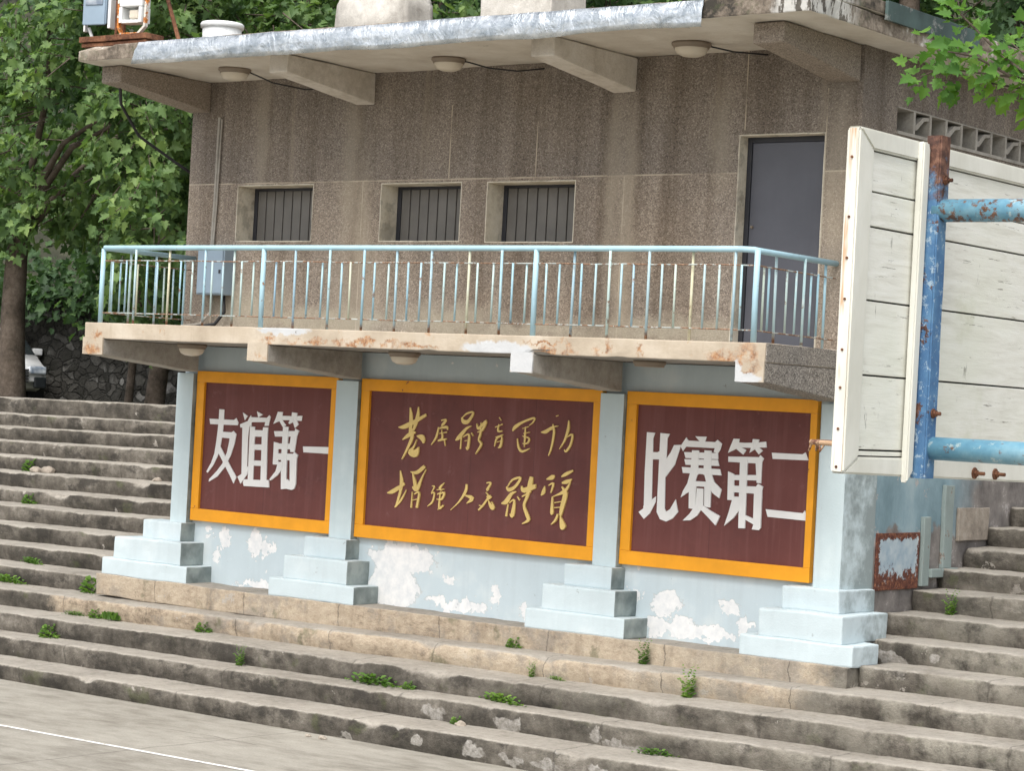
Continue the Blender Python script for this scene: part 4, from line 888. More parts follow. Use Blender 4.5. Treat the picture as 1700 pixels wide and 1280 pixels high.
# ================================================================== RAILING
rl = thing('balcony_railing', 'light blue pipe railing with thin rust spotted bars around the balcony', 'railing', (-14.65, 17.06, 3.815))
bm = B(); tube(bm, [(-18.76, 18.42, 4.612), (-18.76, 17.09, 4.616), (-18.735, 17.06, 4.618), (-16.4, 17.06, 4.622), (-14.7, 17.06, 4.622), (-12.95, 17.06, 4.622), (-10.75, 17.06, 4.618), (-10.62, 17.062, 4.612), (-10.59, 17.10, 4.606), (-10.59, 18.42, 4.60)], .027, 12)
obj('top_rail', bm, RAILT, rl, smooth=True)
for x in (-18.75, -16.39, -12.95, -10.58):
    bm = B(); tube(bm, [(x, 17.06, 3.81), (x-.004, 17.06, 4.2), (x, 17.06, 4.61)], .026, 12)
    obj('post', bm, RAILT if x != -12.95 else RAILT, rl, smooth=True)
for z in (4.482, 3.925):
    bm = B()
    pts = [(-18.76, 18.42, z-.004), (-18.76, 17.06, z)]
    for i in range(1, 24): pts.append((-18.76+i*8.17/24, 17.06+.004*nz(i*1.3, z), z+.006*nz(i*.9, z*3)))
    pts += [(-10.59, 17.06, z-.004), (-10.59, 18.42, z-.016)]
    tube(bm, pts, .0068, 6)
    obj('cross_bar', bm, CROSSM, rl)
protos = {}
def bar(p, q, long_):
    # thin upright bar; first of each kind is built, the rest are copies
    r = .0128 if long_ else .0102
    key = long_
    z0, z1 = (3.81, 4.60) if long_ else (3.925, 4.482)
    if key not in protos:
        bm = B(); tube(bm, [(0, 0, z0), (0, 0, z1)], r, 8)
        o = obj('baluster', bm, RAILP, None, smooth=True)
        o.parent = rl; ORG[o] = ORG[rl]
        protos[key] = o
    else:
        o = protos[key].copy(); C.objects.link(o); o.parent = rl
    o.location = Vector((p+.006*random.uniform(-1, 1), q, 0))-ORG[rl]
    o.rotation_euler = (random.uniform(-.004, .004), random.uniform(-.008, .008), random.uniform(0, 6))
LONGS = [-18.75, -18.24, -17.75, -17.22, -16.80, -16.39, -15.92, -15.47, -15.04, -14.60, -14.17, -13.75, -13.32, -12.95, -12.56, -12.12, -11.69, -11.25, -10.82, -10.58]
PO = {-18.75, -16.39, -12.95, -10.58}
for a, b in zip(LONGS[:-1], LONGS[1:]):
    if a not in PO: bar(a, 17.06, True)
    ns = 2 if b-a > .30 else 1
    for i in range(ns): bar(a+(b-a)*(i+1)/(ns+1), 17.06, False)
for X in (-18.76, -10.59):
    ys = [17.06, 17.45, 17.86, 18.27]
    for a, b in zip(ys[:-1], ys[1:]):
        bar(X, b, True)
        for i in range(2): bar(X, a+(b-a)*(i+1)/3, False)

# ================================================================== SLOGAN BOARDS
def board(label, x0, x1, rb):
    t = thing('slogan_board', label, 'sign', ((x0+x1)/2, 18.50, 1.70))
    z0, z1 = 1.70, 3.365
    bm = B(); box(bm, x0+.10, x1-rb+.015, 18.505, 18.535, z0+.10, z1-.10)
    obj('panel', bm, MAROON, t)
    bm = B()
    box(bm, x0, x0+.115, 18.472, 18.538, z0+.135, z1-.125, .004); box(bm, x1-rb, x1, 18.472, 18.538, z0+.135, z1-.125, .004)
    box(bm, x0, x1, 18.470, 18.538, z1-.124, z1, .004); box(bm, x0, x1, 18.470, 18.538, z0, z0+.134, .004)
    obj('frame', bm, ORANGE, t)
    return t
def glyph_poly(polys, mat, parent, depth):
    bm = B()
    for i, p in enumerate(polys):
        n_ = len(p); ar = sum(p[k_][0]*p[(k_+1) % n_][1]-p[(k_+1) % n_][0]*p[k_][1] for k_ in range(n_)); sg = 1 if ar > 0 else -1; q_ = []
        for k_ in range(n_):   # hand-cut letters, a touch fuller than their centre outline
            a_, b_, c_ = Vector(p[k_-1]), Vector(p[k_]), Vector(p[(k_+1) % n_])
            d_ = ((b_-a_).normalized()+(c_-b_).normalized())
            d_ = d_.normalized() if d_.length > .2 else (b_-a_).normalized()
            q_.append((b_.x+sg*d_.y*.006, b_.y-sg*d_.x*.006))
        p = q_
        prism(bm, p, 'y', 18.504, 18.504-depth-i*.0007)
    return obj('character', bm, mat, parent)
def ribbon(pts):
    # smooth brush stroke outline through (x, z, halfwidth)
    P = []
    n = len(pts)
    for i in range(n-1):
        p0 = pts[max(0, i-1)]; p1 = pts[i]; p2 = pts[i+1]; p3 = pts[min(n-1, i+2)]
        for k in range(4):
            t = k/4
            P.append([.5*(2*p1[c]+(p2[c]-p0[c])*t+(2*p0[c]-5*p1[c]+4*p2[c]-p3[c])*t*t+(3*p1[c]-p0[c]-3*p2[c]+p3[c])*t**3) for c in range(3)])
    P.append(list(pts[-1]))
    return P
def glyph_brush(strokes, mat, parent, depth):
    bm = B(); q = 0
    for st in strokes:
        mw_ = sum(t_[2] for t_ in st)/len(st)
        st = [(a_, b_, .95*c_*(c_/mw_)**.7*(.6 if i_ in (0, len(st)-1) else 1.05)) for i_, (a_, b_, c_) in enumerate(st)]
        P = ribbon(st)
        y = 18.504-depth-q*.0012; q += 1
        Ls, Rs = [], []
        for i, p in enumerate(P):
            a = P[max(0, i-1)]; b = P[min(len(P)-1, i+1)]
            dx, dz = b[0]-a[0], b[1]-a[1]; l = math.hypot(dx, dz) or 1
            nx_, nz_ = -dz/l, dx/l
            h = max(.0035, p[2])
            Ls.append((p[0]+nx_*h, p[1]+nz_*h)); Rs.append((p[0]-nx_*h, p[1]-nz_*h))
        F = [[bm.verts.new((c[0], y-j_*.00012, c[1])) for j_, c in enumerate(Ls)], [bm.verts.new((c[0], y-j_*.00012, c[1])) for j_, c in enumerate(Rs)]]
        K = [[bm.verts.new((c[0], 18.504, c[1])) for c in Ls], [bm.verts.new((c[0], 18.504, c[1])) for c in Rs]]
        m = len(P)
        for i in range(m-1):
            bm.faces.new([F[0][i], F[0][i+1], F[1][i+1], F[1][i]])
            bm.faces.new([F[0][i], K[0][i], K[0][i+1], F[0][i+1]])
            bm.faces.new([F[1][i], F[1][i+1], K[1][i+1], K[1][i]])
        for i in (0, m-1):
            bm.faces.new([F[0][i], F[1][i], K[1][i], K[0][i]])
    return obj('character', bm, mat, parent)
b1 = board('maroon slogan board next to the left steps, four white characters ending in a single bar', -18.672, -16.56, .10)
for g in WHITE_LEFT: glyph_poly(g, WLET, b1, .008)
b2 = board('wide maroon board in orange frame with two rows of gold brush calligraphy', -16.237, -13.13, .105)
for g in GOLD: glyph_brush(g, GOLDM, b2, .010)
b3 = board('maroon slogan board next to the corner pier, four white characters ending in two bars', -12.84, -10.735, .07)
for g in WHITE_RIGHT: glyph_poly(g, WLET, b3, .008)

# ================================================================== LAMPS
def lamp(loc, label, r=.17, globe=True, grp=None):
    t = thing('ceiling_lamp', label, 'ceiling lamp', loc, grp)
    bm = B(); lathe(bm, loc, [(0, 0), (r, 0), (r*1.03, -.018), (r*1.0, -.032), (r*.93, -.036), (r*.93, -.048), (r*.9, -.055), (0, -.055)], 28)
    obj('lamp_base', bm, BRONZE, t, smooth=True)
    if globe:
        bm = B(); lathe(bm, loc, [(r*.86, -.05), (r*.84, -.075), (r*.72, -.105), (r*.45, -.125), (0, -.132)], 28)
        obj('globe', bm, CREAM, t, smooth=True)
    return t
lamp((-17.57, 17.69, 6.578), 'round ceiling lamp under the roof nearest the floodlights')
lamp((-14.78, 17.86, 6.578), 'round ceiling lamp under the roof between the two pale brackets')
lamp((-11.89, 17.84, 6.578), 'round ceiling lamp under the roof above the grey door', .18)
lamp((-18.05, 17.75, 3.644), 'domed lamp under the balcony below the blue grey box', .16)
lamp((-15.06, 17.75, 3.644), 'domed lamp under the balcony above the gold calligraphy', .16)
lamp((-12.11, 17.75, 3.644), 'bare lamp base under the balcony with its globe missing', .15, False)
def cable(pts, r, label, name='cable', mat=None):
    bm = B(); tube(bm, pts, r, 6)
    return tag(obj(name, bm, mat or BLACK, None, org=pts[0], smooth=True), label, 'cable')
cable([(-14.62, 17.92, 6.55), (-14.45, 18.1, 6.50), (-14.25, 18.30, 6.49), (-14.0, 18.41, 6.52)], .008, 'thin wire sagging from the middle roof lamp to the wall')
cable([(-17.45, 17.78, 6.55), (-17.3, 18.0, 6.46), (-17.1, 18.3, 6.42), (-16.85, 18.41, 6.45), (-16.5, 18.415, 6.5)], .008, 'thin wire sagging from the left roof lamp to the wall')
cable([(-11.74, 17.94, 6.55), (-11.6, 18.1, 6.52), (-11.42, 18.41, 6.53)], .008, 'thin wire running from the right roof lamp to the wall')
cable([(-18.9, 17.3, 6.40), (-19.2, 17.6, 6.25), (-19.32, 18.0, 5.95), (-19.1, 18.4, 5.68), (-18.93, 18.8, 5.45)], .018, 'thick black cable bundle looping from the roof corner down behind the stand')
# meter box
t = thing('meter_box', 'blue grey metal electrical box on the wall at the left end of the balcony', 'electrical box', (-18.33, 18.42, 4.2))
bm = B(); box(bm, -18.55, -18.14, 18.26, 18.425, 4.205, 4.72, .012); obj('box_body', bm, BOXM, t)
bm = B(); box(bm, -18.535, -18.155, 18.246, 18.258, 4.22, 4.705, .006); o = obj('box_door', bm, BOXM, t)
bm = B(); box(bm, -18.20, -18.175, 18.236, 18.246, 4.44, 4.48, .002); obj('latch', bm, DKM, o)
cable([(-18.40, 18.36, 4.2), (-18.42, 18.37, 4.02), (-18.5, 18.3, 3.88), (-18.68, 18.1, 3.83)], .016, 'grey cable dropping from the electrical box to the balcony floor', mat=BRG)
cable([(-18.22, 18.36, 4.2), (-18.2, 18.36, 4.02), (-18.28, 18.3, 3.88), (-18.45, 18.12, 3.83)], .02, 'black cable curling out of the bottom of the electrical box')

# ================================================================== ON THE ROOF
bm = B()
nxs, prof = 150, [(17.55, 6.765), (17.2, 6.768), (16.89, 6.762), (16.80, 6.735), (16.725, 6.682), (16.712, 6.655), (16.710, 6.60), (16.712, 6.55), (16.714, 6.505), (16.735, 6.503)]
rows = []
for i in range(nxs+1):
    X = -18.05+7.0*i/nxs
    row = []
    for j, (y, z) in enumerate(prof):
        d = .010*nz(X*1.6, j*.45, 5)+.008*nz(X*4.5, j*.8, 2)+.004*nz(X*13, j*1.9, 9)
        xo = (.10 if i == 0 else 0)*(4-j)/6
        zz = z + d*.8 + (.03*nz(X*.8, 3) if j >= 7 else .0)
        if j < 3: zz = max(zz, 6.757)
        row.append(bm.verts.new((X+xo, min(y-abs(d)*1.2, 16.73) if 3 <= j else y, zz)))
    rows.append(row)
for a, b in zip(rows[:-1], rows[1:]):
    for j in range(len(prof)-1): bm.faces.new([a[j], b[j], b[j+1], a[j+1]])
tag(obj('roofing_foil', bm, FOIL, None, org=(-14.5, 16.7, 6.5), smooth=True), 'crinkled silver foil sheet wrapped over the front edge of the roof', 'foil sheet')
bm = B()
prism(bm, [(-17.26, 6.745), (-16.17, 6.745), (-16.21, 7.45), (-16.30, 7.55), (-16.60, 7.57), (-16.70, 7.50), (-16.78, 7.56), (-17.08, 7.56), (-17.19, 7.45)], 'y', 18.8, 19.3)
bmesh.ops.bevel(bm, geom=list(bm.edges), offset=.03, segments=2, affect='EDGES'); subdiv(bm, .1); rough(bm, .015, 3, .005, 10)
tag(obj('concrete_block', bm, CONCP, None, org=(-16.7, 19.05, 6.79), smooth=True), 'rounded pale concrete block with a notched top standing on the roof', 'concrete block')
bm = B(); box(bm, -15.25, -14.33, 18.9, 19.5, 6.84, 8.1, .02); box(bm, -15.32, -14.24, 18.84, 19.56, 6.74, 6.845, .015); subdiv(bm, .12); rough(bm, .008, 3, .004, 10)
tag(obj('concrete_pillar', bm, CONCP, None, org=(-14.8, 19.2, 6.79)), 'square stained concrete pillar rising from the middle of the roof', 'pillar')
t = thing('plastic_tub', 'white plastic tub sitting on the roof beside the floodlights', 'tub', (-18.0, 17.9, 6.75))
bm = B(); lathe(bm, (-18.0, 17.9, 6.75), [(0, 0), (.205, 0), (.213, .31), (.20, .315)], 28); obj('tub_body', bm, WPLAS, t, smooth=True)
bm = B(); lathe(bm, (-18.0, 17.9, 6.75), [(.20, .31), (.232, .31), (.236, .35), (.22, .368), (.08, .378), (0, .378)], 28); obj('lid', bm, WPLAS, t, smooth=True)
# rusty floodlight frame
t = thing('floodlight_stand', 'rusty steel base and leaning stay carrying the two floodlights at the roof corner', 'steel frame', (-18.55, 16.95, 6.76))
bm = B(); box(bm, -19.08, -18.05, 16.84, 17.10, 6.80, 6.86, .006); box(bm, -19.06, -18.07, 16.86, 17.08, 6.75, 6.79, .004); subdiv(bm, .15); rough(bm, .006, 4)
obj('base_plate', bm, RUSTM, t)
bm = B(); tube(bm, [(-18.22, 17.15, 7.75), (-18.12, 17.2, 7.25), (-17.98, 17.25, 6.83)], .022, 8); obj('stay', bm, RUSTM, t)
bm = B(); tube(bm, [(-18.62, 17.05, 6.85), (-18.62, 17.05, 7.75)], .022, 8); tube(bm, [(-18.66, 16.98, 6.85), (-18.66, 16.98, 7.7)], .016, 8); obj('upright', bm, RUSTM, t)
# left floodlight: glass front towards the court
def rotz(bm, c, a):
    bmesh.ops.rotate(bm, verts=bm.verts, cent=c, matrix=Matrix.Rotation(a, 3, 'Z'))
f1 = thing('floodlight', 'blue grey floodlight with its glass front facing the court', 'floodlight', (-18.88, 16.93, 6.86))
c = (-18.88, 16.93, 7.2)
def fl(name, mk, mat, par, a=R(12)):
    bm = B(); mk(bm); rotz(bm, par['_c'] if False else CC, a); return obj(name, bm, mat, par)
CC = c
GLASS = MT('lamp_glass', .12, 0, .5); GLASS.col(GLASS.ramp(GLASS.noise(7, 4), [(.35, (.16, .20, .26)), (.6, (.42, .46, .50)), (.75, (.72, .74, .76))])); GLASS = GLASS.m
def m1(bm):
    prism(bm, [(16.86, 6.98), (16.86, 7.62), (17.02, 7.54), (17.02, 7.06)], 'x', -19.05, -18.75); bmesh.ops.bevel(bm, geom=list(bm.edges), offset=.012, segments=2, affect='EDGES')
fl('housing', m1, BOXM, f1)
def m2(bm): box(bm, -19.01, -18.79, 16.85, 16.862, 7.20, 7.58, .003)
fl('glass', m2, GLASS, f1)
def m3(bm):
    box(bm, -18.735, -18.70, 16.88, 16.99, 6.95, 7.6, .006); box(bm, -19.08, -19.055, 16.93, 16.98, 6.93, 7.35, .004); tube(bm, [(-19.02, 16.95, 6.97), (-18.97, 16.95, 6.86)], .018, 8)
fl('yoke', m3, WPLAS, f1)
f2 = thing('floodlight', 'white floodlight with opened gear box and rust stained yoke', 'floodlight', (-18.38, 16.96, 6.86))
CC = (-18.38, 16.96, 7.2)
def n1(bm):
    box(bm, -18.53, -18.23, 16.90, 17.05, 7.16, 7.62, .015); box(bm, -18.53, -18.49, 16.90, 17.05, 6.99, 7.155, .004); box(bm, -18.27, -18.23, 16.90, 17.05, 6.99, 7.155, .004); box(bm, -18.488, -18.272, 16.90, 17.05, 6.985, 7.02, .004); box(bm, -18.488, -18.272, 17.03, 17.05, 7.02, 7.155)
fl('gear_box', n1, WPLAS, f2, R(8))
def n2(bm): box(bm, -18.42, -18.30, 16.93, 17.02, 7.035, 7.13, .02)
fl('ballast', n2, CREAM, f2, R(8))
YOK = paint('stained_yoke', (.66, .64, .58), .5, .1, (6, .50), (.50, .17, .03))
def n3(bm):
    prism(bm, [(-18.555, 7.5), (-18.58, 7.5), (-18.575, 6.95), (-18.53, 6.868), (-18.29, 6.868), (-18.20, 6.95), (-18.18, 7.5), (-18.205, 7.5), (-18.225, 6.96), (-18.30, 6.89), (-18.52, 6.89), (-18.552, 6.96)], 'y', 16.93, 16.98)
fl('yoke', n3, YOK, f2, R(8))

# ================================================================== BACKBOARD
XB = -3.655
bb = thing('basketball_backboard', 'white wooden basketball backboard seen from behind with blue steel pipes', 'backboard', (-3.66, 7.3, 2.98))
ZP = [3.085, 3.105, 3.345, 3.585, 3.82, 3.932, 4.062]
YB0, YB1 = 6.46, 8.25
bm = B()
for a, b in zip(ZP[:-1], ZP[1:]):
    for y0, y1 in ((YB0+.10, YB1-.10),):
        box(bm, XB-.035, XB-.012+.002*nz(a*9), y0+.003, y1-.003, a+.003, b-.003, .002)
obj('planks', bm, BWOOD, bb)
bm = B(); box(bm, XB-.043, XB-.037, YB0+.09, YB1-.09, 3.075, 4.07)
obj('backing', bm, DARKI, bb)
bm = B()
# frame: near side, far side, top and bottom members with mitred corners
def mem(pts, x0, x1, bv=.006):
    b2 = prism(bm, pts, 'x', x0, x1)
mem([(YB0, 3.03), (YB0+.10, 3.085), (YB0+.10, 4.062), (YB0, 4.127)], XB-.045, XB+.002)
mem([(YB1, 3.0), (YB1-.10, 3.085), (YB1-.10, 4.062), (YB1, 4.12)], XB-.045, XB+.002)
mem([(YB0+.002, 4.128), (YB0+.1, 4.0635), (YB1-.1, 4.0635), (YB1-.002, 4.122)], XB-.045, XB)
mem([(YB0+.002, 3.029), (YB1-.002, 3.0), (YB1-.1, 3.0835), (YB0+.1, 3.0835)], XB-.045, XB)
bmesh.ops.bevel(bm, geom=list(bm.edges), offset=.006, segments=2, affect='EDGES')
obj('board_frame', bm, EWOOD, bb)
bm = B(); prism(bm, [(6.852, 3.00), (6.893, 3.04), (6.897, 4.10), (6.893, 4.125), (6.856, 4.125)], 'x', XB-.006, XB+.02)
bmesh.ops.bevel(bm, geom=list(bm.edges), offset=.005, segments=2, affect='EDGES')
obj('batten', bm, EWOOD, bb)
bm = B(); box(bm, XB+.004, XB+.012, 6.905, 6.968, 3.02, 4.15); box(bm, XB+.0125, XB+.050, 6.905, 6.912, 3.02, 4.15); box(bm, XB+.0125, XB+.050, 6.961, 6.968, 3.02, 4.15)
box(bm, XB+.0505, XB+.057, 6.907, 6.966, 3.02, 4.15)
subdiv(bm, .05); rough(bm, .0015, 12)
obj('upright_channel', bm, BPOST, bb)
for z, dy in ((3.905, 0), (3.12, .01)):
    bm = B(); tube(bm, [(XB+.03, 6.94+dy, z), (-3.0, 6.965+dy, z-.0), (-2.3, 6.985+dy, z)], .038, 20)
    obj('support_pipe', bm, BPIPE, bb, smooth=True)
bm = B(); tube(bm, [(-2.26, 6.985, 0.0), (-2.26, 6.985, 4.1)], .06, 16)
obj('pole', bm, BPIPE, bb, smooth=True)
for y, z, x in ((7.375, 3.038, 0), (7.535, 3.036, 0), (6.938, 3.235, .057), (6.938, 4.005, .057), (8.0, 3.03, 0)):
    bm = B(); tube(bm, [(XB-.05, y, z), (XB+.04+x*.8, y, z)], .0065, 8); tube(bm, [(XB+.003+x, y, z), (XB+.014+x, y, z)], .012, 6); tube(bm, [(XB+x, y, z), (XB+.005+x, y, z)], .016 if x else .02, 12)
    obj('bolt', bm, RUSTM, bb)
for i, z in enumerate((4.03, 3.84, 3.71, 3.58, 3.42, 3.30, 3.17, 3.05)):
    bm = B(); tube(bm, [(XB-.022, YB0+.004, z), (XB-.022, YB0-.0035, z)], .0045, 8)
    obj('nail', bm, RUSTM, bb)
bm = B()
rc = (-3.99, 7.28, 3.115)
tube(bm, [(rc[0]+.225*math.cos(2*math.pi*i/40), rc[1]+.225*math.sin(2*math.pi*i/40), rc[2]) for i in range(41)], .009, 8, caps=False)
for i in range(12):
    a = 2*math.pi*i/12
    tube(bm, [(rc[0]+.225*math.cos(a), rc[1]+.225*math.sin(a), rc[2]-.006), (rc[0]+.232*math.cos(a+.06), rc[1]+.232*math.sin(a+.06), rc[2]-.03), (rc[0]+.225*math.cos(a+.12), rc[1]+.225*math.sin(a+.12), rc[2]-.006)], .004, 5)
RIM = paint('rim_paint', (.50, .33, .2), .6, .2, (14, .5), (.2, .08, .04))
hp = obj('hoop', bm, RIM, bb, smooth=True)
bm = B(); box(bm, -3.77, XB-.046, 7.2, 7.36, 3.03, 3.14, .004); tube(bm, [(-3.72, 7.15, 3.06), (-3.99, 7.06, 3.1)], .007, 6); tube(bm, [(-3.72, 7.4, 3.06), (-3.99, 7.5, 3.1)], .007, 6)
obj('hoop_bracket', bm, RIM, hp)

# ================================================================== FOLIAGE
_h = [(.14,-.07),(.30,-.10),(.34,.02),(.50,.08),(.40,.18),(.30,.24),(.46,.36),(.58,.54),(.40,.50),(.27,.50),(.26,.66),(.12,.80)]
LEAF_OUT = [(0,0)]+_h+[(0,1)]+[(-x, y) for x, y in _h[::-1]]
LT = np.array([(x, y, .30*abs(x)-.22*y*y) for x, y in LEAF_OUT])
LF = [list(range(0, 14)), [0]+list(range(13, 26))]
SM = np.array([(0,0,0),(.3,.35,.08),(.22,.75,.02),(0,1,-.15),(-.22,.75,.02),(-.3,.35,.08)]); SF = [[0,1,2,3],[0,3,4,5]]
def leaf_mesh(name, P, T, Nn, sz, simple=False):
    # P positions, T tip directions, Nn normals, sz sizes
    V = SM if simple else LT; F = SF if simple else LF
    n = len(P)
    T = T/np.linalg.norm(T, axis=1, keepdims=True)
    Xa = np.cross(T, Nn); Xa /= (np.linalg.norm(Xa, axis=1, keepdims=True)+1e-9)
    Za = np.cross(Xa, T)
    co = P[:, None, :] + sz[:, None, None]*(V[None, :, 0:1]*Xa[:, None, :] + V[None, :, 1:2]*T[:, None, :] + V[None, :, 2:3]*Za[:, None, :])
    k = len(V)
    co = co.reshape(-1, 3)
    me = bpy.data.meshes.new(name)
    me.vertices.add(len(co)); me.vertices.foreach_set('co', co.ravel().astype(np.float32))
    fl = len(F[0]); base = np.array(F)
    idx = (base[None] + (np.arange(n)*k)[:, None, None]).reshape(-1, fl)
    me.loops.add(idx.size); me.loops.foreach_set('vertex_index', idx.ravel().astype(np.int32))
    me.polygons.add(len(idx))
    me.polygons.foreach_set('loop_start', (np.arange(len(idx))*fl).astype(np.int32))
    me.polygons.foreach_set('loop_total', np.full(len(idx), fl, np.int32))
    me.update(calc_edges=True)
    return me
def twig_sprays(rng, cen, rad, ncl, per, lsz, spread=.30, hole=.10, seed=0., bias=2.6):
    P, T, N, tw = [], [], [], []
    cen = np.array(cen, float); rad = np.array(rad, float)
    tries = 0
    while len(tw) < ncl and tries < ncl*12:
        tries += 1
        d = rng.normal(size=3); d /= np.linalg.norm(d)
        q = d*rad*(rng.random()**(1/bias))
        p = cen+q
        if noise.noise(Vector(p*.55)+Vector((seed, 0, 0))) < -hole: continue
        out = d*np.array([1, 1, .6]); out /= np.linalg.norm(out)
        dr = out*.7+np.array([0, 0, -.25])+rng.normal(size=3)*.45; dr /= np.linalg.norm(dr)
        tw.append((p, dr))
        for i in range(per):
            t = (i+rng.random())/per
            pp = p+dr*t*spread*2+rng.normal(size=3)*spread*.33
            side = rng.normal(size=3); side -= dr*(side@dr); side /= np.linalg.norm(side)
            P.append(pp); T.append(dr*.5+side*.8+np.array([0, 0, -.45]))
            N.append(out*.75+np.array([0, 0, .75])+rng.normal(size=3)*.55)
    n = len(P)
    return np.array(P), np.array(T), np.array(N), lsz*(.4+.95*rng.random(n)**1.3), tw
def make_tree(label, base, cen, rad, r0, ncl, per, lsz, mat, seed, lean=(0, 0), grp='trees on the hillside behind the stand', limbs=7, name='plane_tree', hole=.0, spread=.24, fork=None):
    lsz *= .74; per = int(per*1.55)
    rng = np.random.default_rng(seed)
    base = Vector(base); cen_ = Vector(cen)
    t = thing(name, label, 'tree', base, grp)
    bm = B()
    fork = Vector(fork) if fork else base.lerp(Vector((cen_.x, cen_.y, cen_.z-rad[2]*.45)), .9)
    mid = base.lerp(fork, .5)+Vector((lean[0], lean[1], 0))
    tp = [base-Vector((0, 0, .1)), base.lerp(mid, .12), base.lerp(mid, .5), mid, mid.lerp(fork, .5), fork]
    tube(bm, tp, [r0*1.25, r0*1.05, r0*.97, r0*.9, r0*.8, r0*.7], 12)
    P, T, N, sz, tw = twig_sprays(rng, cen, rad, ncl, per, lsz, hole=hole, seed=seed*1.7, spread=spread)
    for i in range(limbs):
        p, d = tw[rng.integers(len(tw))]
        p = Vector(p)
        st = mid.lerp(fork, .8+.2*rng.random())
        m1_ = st.lerp(p, .5)+Vector((rng.normal()*.25, rng.normal()*.25, .35))
        tube(bm, [st, st.lerp(m1_, .5)+Vector((0, 0, .1)), m1_, m1_.lerp(p, .6), p], [r0*.36, r0*.28, r0*.2, r0*.12, r0*.05], 7)
    for v in bm.verts: v.co += noise.noise_vector(v.co*3)*r0*.10
    obj('trunk', bm, BARK, t, smooth=True)
    bm = B()
    for p, d in tw[::2]:
        p = Vector(p); d = Vector(d)
        tube(bm, [p-d*.45+Vector((0, 0, .05)), p, p+d*.5], [.012, .009, .004], 4, caps=False)
    obj('added_loose_twigs', bm, BARK, t, smooth=True)  # bare twigs added loose in the crown, not joined to the limbs
    me = leaf_mesh('crown', P, T, N, sz)
    link_mesh('crown', me, mat, t)
    return t
make_tree('thick trunked plane tree at the top of the left steps', (-28.9, 24.5, 2.75), (-26.7, 25.2, 7.05), (3.6, 2.6, 3.2), .22, 1080, 12, .21, LEAF, 3, (-.05, 0), limbs=5, fork=(-29.05, 24.6, 5.6))
make_tree('slender plane tree with lichen on its trunk beside the left end of the stand', (-27.25, 26.0, 2.55), (-25.0, 27.2, 8.2), (3.2, 2.6, 3.2), .16, 460, 10, .22, LEAF, 5, (.05, 0), fork=(-27.1, 26.1, 5.6))
make_tree('thin dark stemmed tree in front of the stone wall', (-28.05, 26.2, 2.55), (-29.8, 29.0, 9.6), (3.8, 3.0, 3.2), .07, 420, 10, .24, LEAFD, 8, (.05, 0), fork=(-28.1, 26.4, 5.9))
make_tree('broad plane tree rising behind the floodlights', (-26.0, 31.0, 2.7), (-25.0, 31.2, 10.2), (4.2, 3.0, 3.8), .26, 520, 10, .26, LEAFD, 13)
make_tree('leafy tree rising behind the pale concrete block on the roof', (-21.0, 30.0, 3.8), (-21.0, 30.0, 10.0), (3.4, 2.6, 3.2), .2, 420, 10, .25, LEAFD, 21)
make_tree('bright leaved tree rising behind the concrete pillar on the roof', (-18.2, 29.6, 4.0), (-18.2, 29.6, 9.2), (2.8, 2.2, 2.4), .16, 300, 10, .24, LEAF, 34)
make_tree('bare trunked tree rising behind the right corner of the roof', (-15.32, 28.2, 3.0), (-15.4, 28.4, 12.6), (2.6, 2.2, 2.2), .18, 200, 10, .25, LEAFD, 55)
make_tree('pale trunked tree beside the bare trunk behind the right corner of the roof', (-15.0, 28.6, 3.0), (-13.6, 29.0, 12.8), (2.6, 2.2, 2.4), .15, 200, 10, .25, LEAFD, 56)
make_tree('dark dense tree behind the vent strip at the right edge', (-12.0, 28.6, 3.0), (-12.4, 28.8, 8.6), (3.6, 1.6, 3.2), .2, 420, 10, .24, LEAFD, 89)
make_tree('tall dark tree high on the slope behind the left steps', (-36.0, 36.0, 4.5), (-35.0, 36.0, 10.5), (5.0, 3.5, 5.0), .28, 480, 10, .32, LEAFD, 144, spread=.4)
make_tree('tall dark tree high on the slope behind the roof', (-28.0, 37.0, 7.5), (-28.0, 37.5, 13.0), (5.0, 3.5, 5.0), .28, 420, 10, .32, LEAFD, 233, spread=.4)
make_tree('low spreading tree hanging over the stone wall', (-33.5, 33.9, 4.5), (-30.5, 31.0, 6.0), (5.0, 1.8, 1.9), .18, 520, 10, .24, LEAFD, 377)

# young tree at the right of the stand, its low branch crossing the roof corner
rng = np.random.default_rng(17)
t = thing('maple_sapling', 'young tree with bright green lobed leaves hanging in front of the roof corner', 'tree', (-6.2, 17.9, .9))
bm = B()
tube(bm, [(-6.2, 17.9, .85), (-6.3, 17.85, 3.0), (-6.6, 17.8, 4.8), (-6.7, 17.8, 7.2)], [.10, .085, .07, .03], 10)
P, T, N, sz = [], [], [], []
tw = [[(-6.6, 17.8, 4.8), (-7.4, 17.6, 5.5), (-8.3, 17.35, 6.02), (-9.0, 17.2, 6.12), (-9.25, 17.15, 6.02)],
      [(-7.9, 17.45, 5.75), (-8.5, 17.3, 6.2), (-8.85, 17.2, 6.55), (-8.9, 17.2, 6.72)],
      [(-8.1, 17.4, 5.85), (-8.7, 17.2, 6.2), (-9.1, 17.1, 6.28)],
      [(-7.6, 17.55, 5.6), (-8.2, 17.5, 5.92), (-8.7, 17.4, 6.02), (-9.05, 17.35, 6.04)],
      [(-7.8, 17.5, 5.7), (-8.2, 17.4, 6.1), (-8.45, 17.3, 6.32)],
      [(-7.4, 17.6, 5.5), (-8.0, 17.6, 5.85), (-8.4, 17.6, 5.88)],
      [(-6.65, 17.8, 5.6), (-7.2, 17.7, 6.4), (-7.6, 17.6, 6.9)], [(-6.65, 17.8, 6.0), (-6.2, 18.2, 6.8), (-6.0, 18.4, 7.3)]]
nl = [24, 22, 22, 22, 20, 18, 40, 40]
